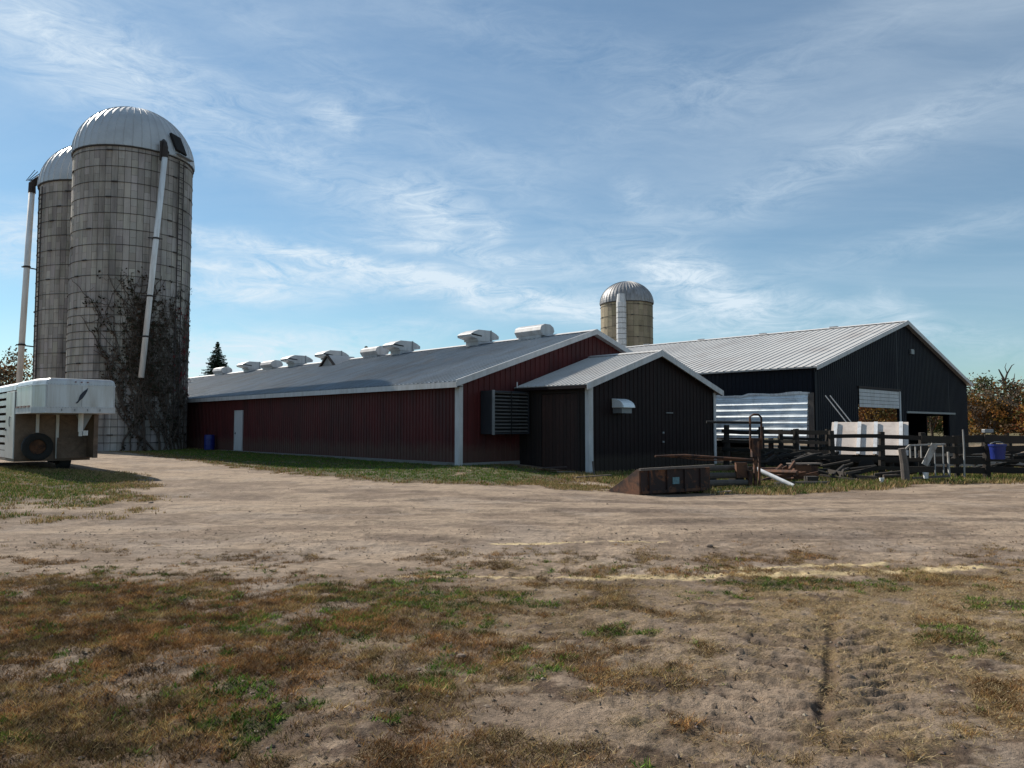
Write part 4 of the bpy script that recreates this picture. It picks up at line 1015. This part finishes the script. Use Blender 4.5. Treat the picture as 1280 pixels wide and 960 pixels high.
# feather emblem
fe = [(0, 0), (.05, .02), (.10, .09), (.17, .15), (.24, .26), (.29, .36), (.31, .45), (.25, .40), (.17, .33), (.10, .24), (.07, .15), (.05, .09), (-.01, .015)]
MB().prism([(.83 + x * 1.05, -.020, NZ0 + .27 + z * 1.1) for x, z in fe], (0, .012, 0)).build('feather_emblem', M['ink'], nose)
mb = MB()
for k in range(4): mb.beam((-fl - .02, 1.25 + k * .55, NZ0 + .19), (-fl - .02, 1.6 + k * .55, NZ0 + .19), .02, .055)
mb.build('side_stripe', M['redlamp'], nose)
# body
mb = MB(); W0, W1 = -fl, Wn + fl
mb.box(W0, W1, NL + .001, NL + .05, bz, NZ0 - .04).box(W1 - .04, W1, NL + .05, TL, bz, NZ1 - .25)
mb.box(W0, W1, TL, TL + .05, bz, NZ1 - .2).box(W0, W1, NL + .05, TL, bz - .08, bz - .001)
mb.box(W0, W0 + .04, NL + .05, NL + 1.64, bz, NZ1 - .25)
body = mb.build('body', M['dirtyal'], tr)
mb = MB(); arc = [(W0 - .01, NZ1 - .28), (W0 + .02, NZ1 - .10), (W0 + .16, NZ1 - .01), (Wn / 2, NZ1 + .03), (W1 - .16, NZ1 - .01), (W1 - .02, NZ1 - .10), (W1 + .01, NZ1 - .28)]
mb.prism([(x, NL + .002, z) for x, z in arc], (0, TL - NL + .08, 0)); mb.build('roof', M['trailer'], tr)
dd = MB().box(W0 - .03, W0 + .02, NL + .06, NL + 1.50, bz + .02, NZ1 - .32).build('side_door', M['trailer'], tr, bevel=.01)
mb = MB()
for k in range(9):
    a = R(60 + k * 30); a2_ = R(90 + k * 30)
    if k > 6: break
    mb.beam((W0 - .036, NL + .75 - .13 * math.cos(a), 1.75 + .16 * math.sin(a)), (W0 - .036, NL + .75 - .13 * math.cos(a2_), 1.75 + .16 * math.sin(a2_)), .01, .05)
mb.build('door_emblem', M['ink'], dd)
MB().box(W0 - .07, W0 - .032, NL + 1.32, NL + 1.42, 1.42, 1.48).build('handle', M['ink'], dd)
for k in range(9):
    z = bz + .02 + k * .262; MB().box(W0, W0 + .03, NL + 1.66, TL, z, z + (.17 if k else .24)).build('side_slat', M['trailer'], tr)
for yy_ in (6.6, 8.6): MB().box(W0 - .03, W0 - .001, yy_, yy_ + .06, bz, NZ1 - .3).build('side_rib', M['trailer'], tr)
# front bulkhead stiffeners, hitch, spare and wheels
mb = MB()
for x in (.42, 1.02): mb.box(x, x + .09, NL - .06, NL - .001, bz + .9 if x < 1 else bz, NZ0 - .04)
mb.build('bulkhead_post', M['pipe'], tr)
MB().box(W1 - .14, W1, NL - .9, NL - .001, bz + .02, NZ0 - .035).build('nose_brace', M['dirtyal'], tr)
MB().box(1.06, W1 - .15, NL - .10, NL - .061, bz, bz + .72).build('kick_plate', M['dirtyal'], tr)
MB().prism([(1.05, .95, NZ0 - .035), (1.55, .95, NZ0 - .035), (1.30, .95, NZ0 - .55)], (0, .05, 0)).build('hitch_gusset', M['steel'], tr)
MB().tube([(1.16, .75, NZ0 - .03), (1.16, .75, NZ0 - .62)], .075, 12).tube([(1.16, .75, NZ0 - .62), (1.16, .75, NZ0 - .76)], .055, 12).box(1.22, 1.36, .68, .82, NZ0 - .74, NZ0 - .58).build('hitch_tube', M['pipe'], tr)
def wheel(parent, c, r, wdt, axis=(1, 0, 0), nm='wheel'):
    c = Vector(c); ax = Vector(axis).normalized(); prof = [(.56, -.42), (.80, -.5), (.95, -.44), (1, -.3), (1, .3), (.95, .44), (.80, .5), (.56, .42), (.52, .2), (.52, -.2)]
    up = Vector((0, 0, 1)); b_ = ax.cross(up).normalized(); vs = []; fs = []; n = 28; m_ = len(prof)
    for i in range(n):
        a = 2 * math.pi * i / n; d = up * math.cos(a) + b_ * math.sin(a); tread = .985 if i % 2 else 1.0
        for pr_, pw in prof: vs.append(c + d * r * pr_ * (tread if pr_ > .9 else 1) + ax * pw * wdt)
    for i in range(n):
        for q in range(m_): fs.append((i * m_ + q, i * m_ + (q + 1) % m_, ((i + 1) % n) * m_ + (q + 1) % m_, ((i + 1) % n) * m_ + q))
    wobj = MB().add(vs, fs).build(nm, M['rubber'], parent)
    MB().tube([c - ax * wdt * .22, c + ax * wdt * .12], r * .53, 20).tube([c - ax * wdt * .34, c - ax * wdt * .2], r * .16, 12).tube([c + ax * wdt * .1, c + ax * wdt * .3], r * .16, 12).build('rim', M['rust'] if nm == 'spare_wheel' else M['steel'], wobj)
wheel(tr, (.42, NL - .34, .88), .47, .24, (0, -1, 0), 'spare_wheel')
MB().box(.36, .48, NL - .2, NL - .002, .6, 1.1).build('spare_bracket', M['steel'], tr)
gl = gz(-15.8, 26.8)
for (x, y_) in ((W1 - .72, 4.0),): wheel(tr, (x, y_, gz(-15.9, 26.8) + .38), .40, .38)
for y_ in (8.3, 9.2):
    for x in (W0 + .02, W1 - .02): wheel(tr, (x, y_, .46), .37, .22)
mb = MB(); mb.box(W0, W1, 8.2, 8.4, .38, .44).box(W0, W1, 9.1, 9.3, .38, .44).box(W1 - .7, W1 - .1, 4.3, 4.4, .38, .52).build('axle', M['steel'], tr)

# ------------------------------------------------------------------ corral fences
def fence(name, label, posts, rails, ph, pw=.16, mt='wood', seed=0, group='corral fences', proud=.09):
    """posts: list of (x,y); rails: list of (height, width); each board runs post to post"""
    rd_ = random.Random(seed); e = empty(name, (posts[0][0], posts[0][1], gz(*posts[0]))); tag(e, label, 'fence', group); O_ = Vector(e.location)
    for (x, y_) in posts:
        z = gz(x, y_); tn = rd_.uniform(.6, 1.2); h_ = ph + rd_.uniform(-.1, .1); lx, ly = rd_.uniform(-.05, .05), rd_.uniform(-.05, .05)
        MB().tube([Vector((x, y_, z - .2)) - O_, Vector((x + lx * .5, y_ + ly * .5, z + h_ * .5)) - O_, Vector((x + lx, y_ + ly, z + h_)) - O_], [pw * .55, pw * .52, pw * .47], 8, c=(tn, tn * .95, tn * .9)).build('post', M[mt], e)
    for (x0, y0), (x1, y1) in zip(posts[:-1], posts[1:]):
        d = Vector((x1 - x0, y1 - y0, 0)).normalized(); nrm = Vector((d.y, -d.x, 0)); nrm = nrm if nrm.y < 0 else -nrm
        for (hz_, wd_) in rails:
            tn = rd_.uniform(.5, 1.2); rr_ = rd_.uniform(.9, 1.15)
            p = Vector((x0, y0, gz(x0, y0) + hz_ + rd_.uniform(-.04, .04))) - d * .1 + nrm * (pw * .5 + .025) - O_; q = Vector((x1, y1, gz(x1, y1) + hz_ + rd_.uniform(-.04, .04))) + d * .1 + nrm * (pw * .5 + .025) - O_
            md = p.lerp(q, .5) + Vector((0, 0, rd_.uniform(-.03, .01)))
            MB().beam(p, md, .035, wd_, c=(tn * rr_, tn, tn * .92)).beam(md, q, .035, wd_, c=(tn * rr_, tn, tn * .92)).build('rail', M[mt], e)
    return e


fence('corral_fence', 'dark board corral fence running from the shed corner to the pale bunk', [(9.55, 34.0), (10.6, 32.4), (11.6, 31.2), (12.55, 30.2)], [(1.62, .17), (1.22, .13), (.85, .13), (.45, .13)], 1.85, .26, seed=1)
fence('corral_fence', 'dark board fence in front of the pale ribbed bunk panels', [(12.6, 30.0), (14.0, 28.9), (15.1, 28.1)], [(1.45, .15), (1.03, .17), (.62, .13), (.28, .13)], 1.6, .24, seed=2)
fence('corral_fence', 'brown board fence behind the white slatted gate', [(15.15, 28.0), (16.1, 27.6), (16.95, 27.35)], [(1.38, .26), (1.0, .24), (.62, .22), (.25, .22)], 1.6, .17, seed=3)
fence('corral_fence', 'rightmost board fence with a blue bucket hung on it', [(17.0, 27.3), (18.35, 27.0), (19.9, 26.9), (21.9, 27.0)], [(1.40, .28), (1.06, .20), (.66, .10), (.30, .22)], 1.62, .19, seed=4)
# a second row of rough rails deeper in the pen
fence('corral_fence', 'second fence of rough rails deeper in the pen', [(12.2, 34.6), (13.6, 33.6), (16.2, 33.0), (18.6, 32.6), (21.2, 32.4)], [(1.3, .12), (.9, .12), (.5, .12)], 1.5, .18, seed=5)

# pen posts in front of the hung sheets
for i, (x, y_, h_, lab, mt, rr_) in enumerate([(11.35, 32.2, 1.72, 'short dark round post standing before the corrugated sheets', 'wood', .11), (11.85, 31.7, 1.76, 'dark post beside a pale stripped post near the corrugated sheets', 'wood', .09),
                                  (11.72, 31.2, 1.45, 'pale stripped leaning post in the pen before the sheets', 'pipe', .065), (16.05, 27.1, 1.75, 'thin white pipe post beside brown fence boards', 'chalk', .03)]):
    e = MB().tube([(0, 0, -.2), (.02, 0, h_ * .6), (-.04 if i == 2 else .0, 0, h_)], [rr_, rr_, rr_ * .9], 8).build('pen_post', M[mt]); e.location = (x, y_, gz(x, y_)); tag(e, lab, 'post')

# pale ribbed bunk panel leaning back behind the fence
bk = empty('feed_bunk', (12.87, 30.95, gz(13.3, 30.9)), R(-29)); tag(bk, 'pale ribbed feed bunk panel leaning back behind the dark fence', 'feed bunk')
Wb = 2.86; zt0, zt1 = .72, 1.98; lean = 1.15
def bp(x, t, o=0): return Vector((x, lean * t - o * .78, zt0 + (zt1 - zt0) * t + o * .6))
xs = [0, 1.08, 1.69, 2.67, Wb]
for xa, xb in zip(xs[:-1], xs[1:]):
    MB().prism([bp(xa + .005, 0), bp(xb - .005, 0), bp(xb - .005, 1), bp(xa + .005, 1)], (0, .045, .04)).build('panel', M['paleply'], bk)
for x in (.10, 1.00, 1.61, 2.52):
    MB().prism([bp(x, 0, .03), bp(x + .14, 0, .03), bp(x + .14, 1.01, .03), bp(x, 1.01, .03)], bp(0, 0, .075) - bp(0, 0, .03)).build('rib', M['pipe'], bk)
MB().box(-.02, Wb, .0, .06, .42, .56).box(-.02, Wb, 1.25, 1.35, -.2, 1.6).build('bunk_base', M['wood'], bk)
for x in (.3, 1.3, 2.2): MB().box(x, x + .12, .02, .9, -.3, .55).build('bunk_leg', M['wood'], bk)
for i, x in enumerate((.55, .78)):
    e = MB().tube([(0, 0, 0), (-.42, 1.5, 1.42)], .024, 7).build('steel_rod', M['steel']); e.location = (13.75 + x * .9, 32.0, 1.5); tag(e, ('left' if i == 0 else 'right') + ' of two thin pale rods leaning beside the barn corner', 'rod')

# white slatted gate with slanting board
gt = empty('slatted_gate', (13.25, 25.9, gz(13.25, 25.9)), R(4)); tag(gt, 'small rusty white slatted gate with a slanting white board', 'gate')
MB().tube([(.12, 0, -.2), (.06, 0, .65), (-.02, 0, 1.12)], [.14, .13, .11], 8).build('post', M['oldwood'], gt)
MB().beam((-.02, -.05, .98), (.24, -.05, 1.23), .05, .06).beam((.24, -.05, 1.23), (1.5, -.05, 1.27), .05, .05).build('top_rail', M['chalk'], gt)
MB().beam((.3, -.05, .12), (1.62, -.05, .18), .05, .07).build('bottom_rail', M['oldwood'], gt)
for x in (.26, .44, .64): MB().beam((x, -.05, .80), (x, -.05, 1.23), .03, .035).build('baluster', M['chalk'], gt)
for x in (1.12, 1.42): MB().beam((x, -.05, .2), (x, -.05, 1.25), .03, .035).build('baluster', M['steel'], gt)
MB().beam((.72, -.10, .56), (1.08, -.12, 1.26), .03, .22, (1, 0, 0)).build('slanting_board', M['chalk'], gt)
MB().beam((1.62, -.04, .15), (1.60, -.04, 1.0), .06, .05).build('end_post', M['chalk'], gt)
MB().box(.2, 1.6, .15, .22, .3, .5).box(.2, 1.6, .15, .22, .68, .82).build('back_board', M['wood'], gt)


def bucket(loc, r, h, m, label, nm='bucket', bail=True, cat='bucket', rough=None):
    e = empty(nm, loc); tag(e, label, cat)
    mb = MB(); n = 20; vs = []; fs = []; prof = [(r * .8, 0), (r * .84, h * .3), (r * .95, h * .85), (r * 1.04, h * .86), (r * 1.04, h), (r * .96, h), (r * .88, h * .5), (r * .78, .02)]
    for i in range(n):
        a = 2 * math.pi * i / n
        for rr_, zz in prof: vs.append((rr_ * math.cos(a), rr_ * math.sin(a), zz))
    m_ = len(prof)
    for i in range(n):
        for q in range(m_ - 1): fs.append((i * m_ + q, ((i + 1) % n) * m_ + q, ((i + 1) % n) * m_ + q + 1, i * m_ + q + 1))
    fs.append(tuple(i * m_ for i in range(n))[::-1]); fs.append(tuple(i * m_ + m_ - 1 for i in range(n)))
    mb.add(vs, fs).build('body', m, e, smooth=False)
    if bail: MB().tube([(r * math.cos(a), 0, h * .9 + r * .5 * math.sin(a)) for a in np.linspace(0, math.pi, 9)], .012, 5).build('handle', M['steel'], e)
    return e


bucket((16.95, 26.62, gz(17, 26.6) + .72), .27, .52, M['blue'], 'bright blue plastic bucket hung on the right hand fence')
bucket((13.95, 25.75, gz(13.9, 25.7) + .12), .09, .2, M['pipe'], 'small white bucket standing inside the slatted gate', bail=False)
bucket((12.1, 25.0, gz(12.1, 25) - .01), .075, .2, M['pipe'], 'small white cup lying in the weeds below the pale bunk', bail=False)
# dark rope of the blue barrel by the barn
br = empty('barrel', (-18.68, 47.05, gz(-18.7, 47))); tag(br, 'blue plastic barrel standing against the red barn left of the white door', 'barrel')
MB().tube([(0, 0, 0), (0, 0, .05), (0, 0, .3), (0, 0, .33), (0, 0, .36), (0, 0, .62), (0, 0, .65), (0, 0, .68), (0, 0, .9), (0, 0, .94)], [.27, .3, .31, .33, .31, .31, .33, .31, .30, .27], 24).build('drum', M['blue'], br)
MB().tube([(.1, .1, .94), (.1, .1, .97)], .04, 10).build('bung', M['black'], br)

# rusty loader bucket
lb = empty('loader_bucket', (3.28, 19.7, gz(3.4, 19.9)), R(33)); tag(lb, 'heavy rusty steel loader bucket with faded paint lying before the shed', 'loader bucket')
Lb = 2.62; Hb = .64; pf = [(0, .02), (0, Hb), (.10, Hb + .02), (.62, .36), (1.25, .03), (1.2, 0), (.1, 0)]
MB().box(.05, Lb - .05, 0, .04, .03, Hb).build('front_plate', M['rustp'], lb)
MB().box(.05, Lb - .05, .041, 1.2, .0, .035).build('floor_plate', M['rust'], lb)
for x in (0, Lb - .05): MB().prism([(x, y_, z) for y_, z in pf], (.045, 0, 0)).build('end_plate', M['rust'], lb)
MB().beam((.0, -.02, Hb + .02), (Lb + .15, -.02, Hb + .05), .07, .06).build('top_lip', M['oldwood'], lb)
for x in (.32, .95, 1.6, 2.2): MB().box(x, x + .05, -.05, -.001, .03, Hb - .02).build('stiffener', M['rustp'], lb)
MB().box(1.18, 1.42, -.02, -.0015, .24, .42).build('paint_patch', mat('pale_blue_paint', (.12, .22, .25), .7, var=.4, scale=8), lb)
MB().box(.08, 2.5, -.03, -.0015, .03, .10).build('cutting_edge', M['rust'], lb)

# rusty upright frame with long bars (headgate)
hg = empty('headgate', (7.45, 23.3, gz(7.45, 23.3)), R(6)); tag(hg, 'tall rusty headgate frame with arched top and long side bars', 'headgate')
MB().tube([(-.17, 0, 1.2), (-.17, 0, 2.18), (-.05, 0, 2.25), (.1, 0, 2.25), (.19, 0, 2.16), (.19, 0, 1.2)], .035, 8).build('arch', M['rust'], hg)
MB().box(-.18, .2, -.05, .05, 1.45, 1.53).box(-.14, .04, -.07, .07, .95, 1.5).build('latch_box', M['rust'], hg)
MB().beam((-.03, 0, -.2), (-.03, 0, 1.5), .09, .09).build('post', M['rust'], hg)
MB().beam((.10, .02, -.2), (.12, .02, 1.45), .06, .06).build('post', M['rust'], hg)
MB().beam((-.24, .02, -.1), (-.20, .02, .55), .26, .12).build('foot', M['rust'], hg)
MB().tube([(-1.45, .25, 2.02), (.2, 0, 2.0)], .04, 8).build('top_bar', M['black'], hg)
MB().tube([(-3.1, .2, .98), (-2.2, .15, 1.0), (-.1, 0, .86)], [.03, .045, .04], 8).build('long_bar', M['rust'], hg)
MB().tube([(-2.6, .2, .96), (-1.6, .15, .86), (.1, .05, .84)], .022, 6).build('long_bar', M['rust'], hg)
MB().box(-.62, -.28, 0, .14, .32, .78).build('hinge_plate', M['rust'], hg)

pv = MB().tube([(0, 0, 0), (-.86, 1.05, .50)], .066, 14).build('plastic_pipe', M['pipe']); pv.location = (8.55, 23.2, gz(8.5, 23.3) + .07); tag(pv, 'white plastic pipe lying at a slant by the headgate', 'pipe')


def log(p, q, r, label, m='oldwood', tn=1.0, nm='log', group=None):
    p = Vector((p[0], p[1], gz(p[0], p[1]) + p[2])); q = Vector((q[0], q[1], gz(q[0], q[1]) + q[2])); e = MB().tube([Vector((0, 0, 0)), (q - p) * .5 + Vector((0, 0, r * .1)), q - p], [r, r * .96, r * .85], 10, c=(tn, tn, tn)).build(nm, M[m])
    e.location = p; tag(e, label, nm.split('_')[-1], group); return e
log((5.35, 22.6, .62), (7.35, 23.9, .60), .09, 'topmost grey log in the stack behind the rusty bucket', tn=.7)
log((5.3, 22.3, .40), (7.15, 23.6, .38), .10, 'reddish middle log in the stack behind the rusty bucket', tn=.55)
log((5.3, 22.1, .20), (7.2, 23.3, .18), .10, 'grey lower log in the stack behind the rusty bucket', tn=.75)
log((5.5, 22.0, -.01), (9.1, 24.0, -.02), .085, 'long bottom log stretching right past the headgate', tn=.9)
log((8.3, 24.1, .03), (10.2, 24.6, .04), .10, 'brown log lying behind the white plastic pipe', tn=.6)
for x, y_ in ((5.9, 22.9), (6.9, 23.5)):
    e = MB().box(-.12, .12, -.2, .2, -.1, .34).build('wood_block', M['wood']); e.location = (x, y_, gz(x, y_)); e.rotation_euler.z = .5
    tag(e, ('left' if x < 6 else 'right') + ' dark timber block propping the stacked logs', 'block')
# rust red tank with plank on it
tk = empty('steel_tank', (9.85, 26.6, gz(9.85, 26.6)), R(5)); tag(tk, 'small rust red steel trough with a grey plank on top', 'trough')
MB().box(0, .85, 0, .5, .12, .52).build('shell', M['rust'], tk, bevel=.03); MB().box(-.12, 1.0, -.05, .4, .56, .60).build('rim_plank', M['oldwood'], tk)
MB().box(.08, .18, .05, .45, -.1, .12).box(.66, .76, .05, .45, -.1, .12).build('leg', M['wood'], tk)
e = MB().box(0, .36, 0, .3, -.05, .26).build('wood_block', M['wood']); e.location = (9.55, 24.7, gz(9.6, 24.7)); tag(e, 'squat black timber block in yellow grass right of the plastic pipe', 'block')
# boards in front of the shed door
for i, (x, y_, L, wd_, a, z, tn, mt, lab) in enumerate([
        (.95, 28.6, 1.5, .28, 20, .05, 1.2, 'rust', 'rusty flat sheet lying below the brown shed door'),
        (1.15, 28.5, .9, .30, -8, .12, 1.6, 'darkwood', 'short brown board on top of the rusty sheet'),
        (1.75, 27.9, .6, .35, 35, .06, 1.3, 'oldwood', 'small square board leaning by the white shed corner'),
        (2.1, 25.8, 1.75, .10, 38, .03, 1.2, 'oldwood', 'long thin grey plank in the grass before the shed'),
        (5.6, 20.9, .42, .10, 10, .02, 2.4, 'oldwood', 'pale broken board end in weeds beside the bucket'),
        (9.6, 23.2, .7, .12, -6, .0, 1.3, 'oldwood', 'grey plank in yellow grass right of the plastic pipe'),
        (13.4, 32.0, 1.2, .10, 12, .25, 1.6, 'oldwood', 'pale plank under the ribbed bunk panels')]):
    e = MB().box(0, L, -wd_ / 2, wd_ / 2, 0, .035, (tn, tn * .95, tn * .9)).build('board', M[mt]); e.location = (x, y_, gz(x, y_) + z); e.rotation_euler = (random.uniform(-.05, .05), random.uniform(-.06, .06), R(a)); tag(e, lab, 'board')
st = MB().beam((0, 0, -.1), (-.05, .05, .55), .05, .05).build('stake', M['oldwood']); st.location = (3.05, 28.3, gz(3, 28.3)); tag(st, 'thin grey stake leaning at the white shed corner', 'stake')
# junk in the dark pen: tyres and timbers
for i, (x, y_, r_q, lab) in enumerate([(13.9, 29.9, .36, 'old tyre lying under the pale bunk'), (16.0, 29.6, .40, 'old tyre standing behind the brown fence')]):
    e = empty('old_tyre', (x, y_, gz(x, y_))); tag(e, lab, 'tyre'); wheel(e, (0, 0, r_q if i else .14), r_q, .24, (0, 1, 0) if i else (0, .2, 1), 'tyre')
def heap(ox, oy, sx, sy, n, hmax, label, m='wood', seed=1, lo=.5, hi=2.0):
    rd_ = random.Random(seed); e = MB()
    for k in range(n):
        a = rd_.gauss(0, .5) if rd_.random() < .75 else rd_.uniform(0, 3.14); x, y_ = rd_.uniform(0, sx), rd_.uniform(0, sy); L = rd_.uniform(.4, 1.5); z = rd_.uniform(0, hmax)
        q = [rd_.uniform(lo, hi)] * 3; dz_ = rd_.uniform(-.15, .3)
        if rd_.random() < .6: e.beam((x, y_, z), (x + L * math.cos(a), y_ + L * math.sin(a), z + dz_), .06, rd_.uniform(.05, .17), c=q)
        else: e.tube([(x, y_, z), (x + L * math.cos(a), y_ + L * math.sin(a), z + dz_)], rd_.uniform(.03, .08), 7, c=q)
    o = e.build('scrap_heap', M[m]); o.location = (ox, oy, gz(ox, oy)); tag(o, label, 'scrap', None, 'stuff')
heap(12.4, 31.0, 4.2, 1.6, 44, .6, 'tangled heap of scrap timber under the pale bunk', lo=.2, hi=1.0)
heap(9.4, 28.3, 3.0, 2.6, 46, .75, 'dark jumble of timber behind the rusty trough', seed=2, lo=.15, hi=.8)
heap(7.9, 25.2, 1.6, 1.4, 20, .45, 'rusty bars and pipes piled behind the headgate', 'rust', 3, .2, .8)
heap(16.2, 28.6, 5.0, 2.2, 50, .8, 'mixed timber stacked behind the right hand fence', seed=4, lo=.2, hi=1.0)
heap(10.6, 26.4, 2.4, .9, 16, .25, 'low scatter of grey poles in the weeds right of the trough', 'wood', 5, .4, 2.2)
# wire panel and pipe rack at the right edge
wp = empty('mesh_panel', (19.2, 28.3, gz(19.2, 28.3))); tag(wp, 'grey steel mesh panel standing behind the fence at the right edge', 'mesh panel')
mb = MB()
for k in range(9): mb.beam((k * .2, 0, 1.35), (k * .2 + .02, 0, 2.15), .025, .025)
for k in range(6): mb.beam((0, 0, 1.4 + k * .15), (1.62, 0, 1.4 + k * .15), .022, .022)
mb.build('mesh', M['steel'], wp); MB().beam((0, 0, -.2), (0, 0, 2.2), .06, .06).beam((1.62, 0, -.2), (1.62, 0, 2.2), .06, .06).build('post', M['steel'], wp)
e = MB().box(-.16, .16, -.1, .1, 0, .13).build('feed_tin', M['steel'], bevel=.02); e.location = (17.0, 27.22, gz(17, 27.2) + 1.62); tag(e, 'small grey tin standing on the fence post above the blue bucket', 'tin')

# ------------------------------------------------------------------ render
sc.render.engine = 'CYCLES'
sc.cycles.max_bounces = 6; sc.cycles.transparent_max_bounces = 4
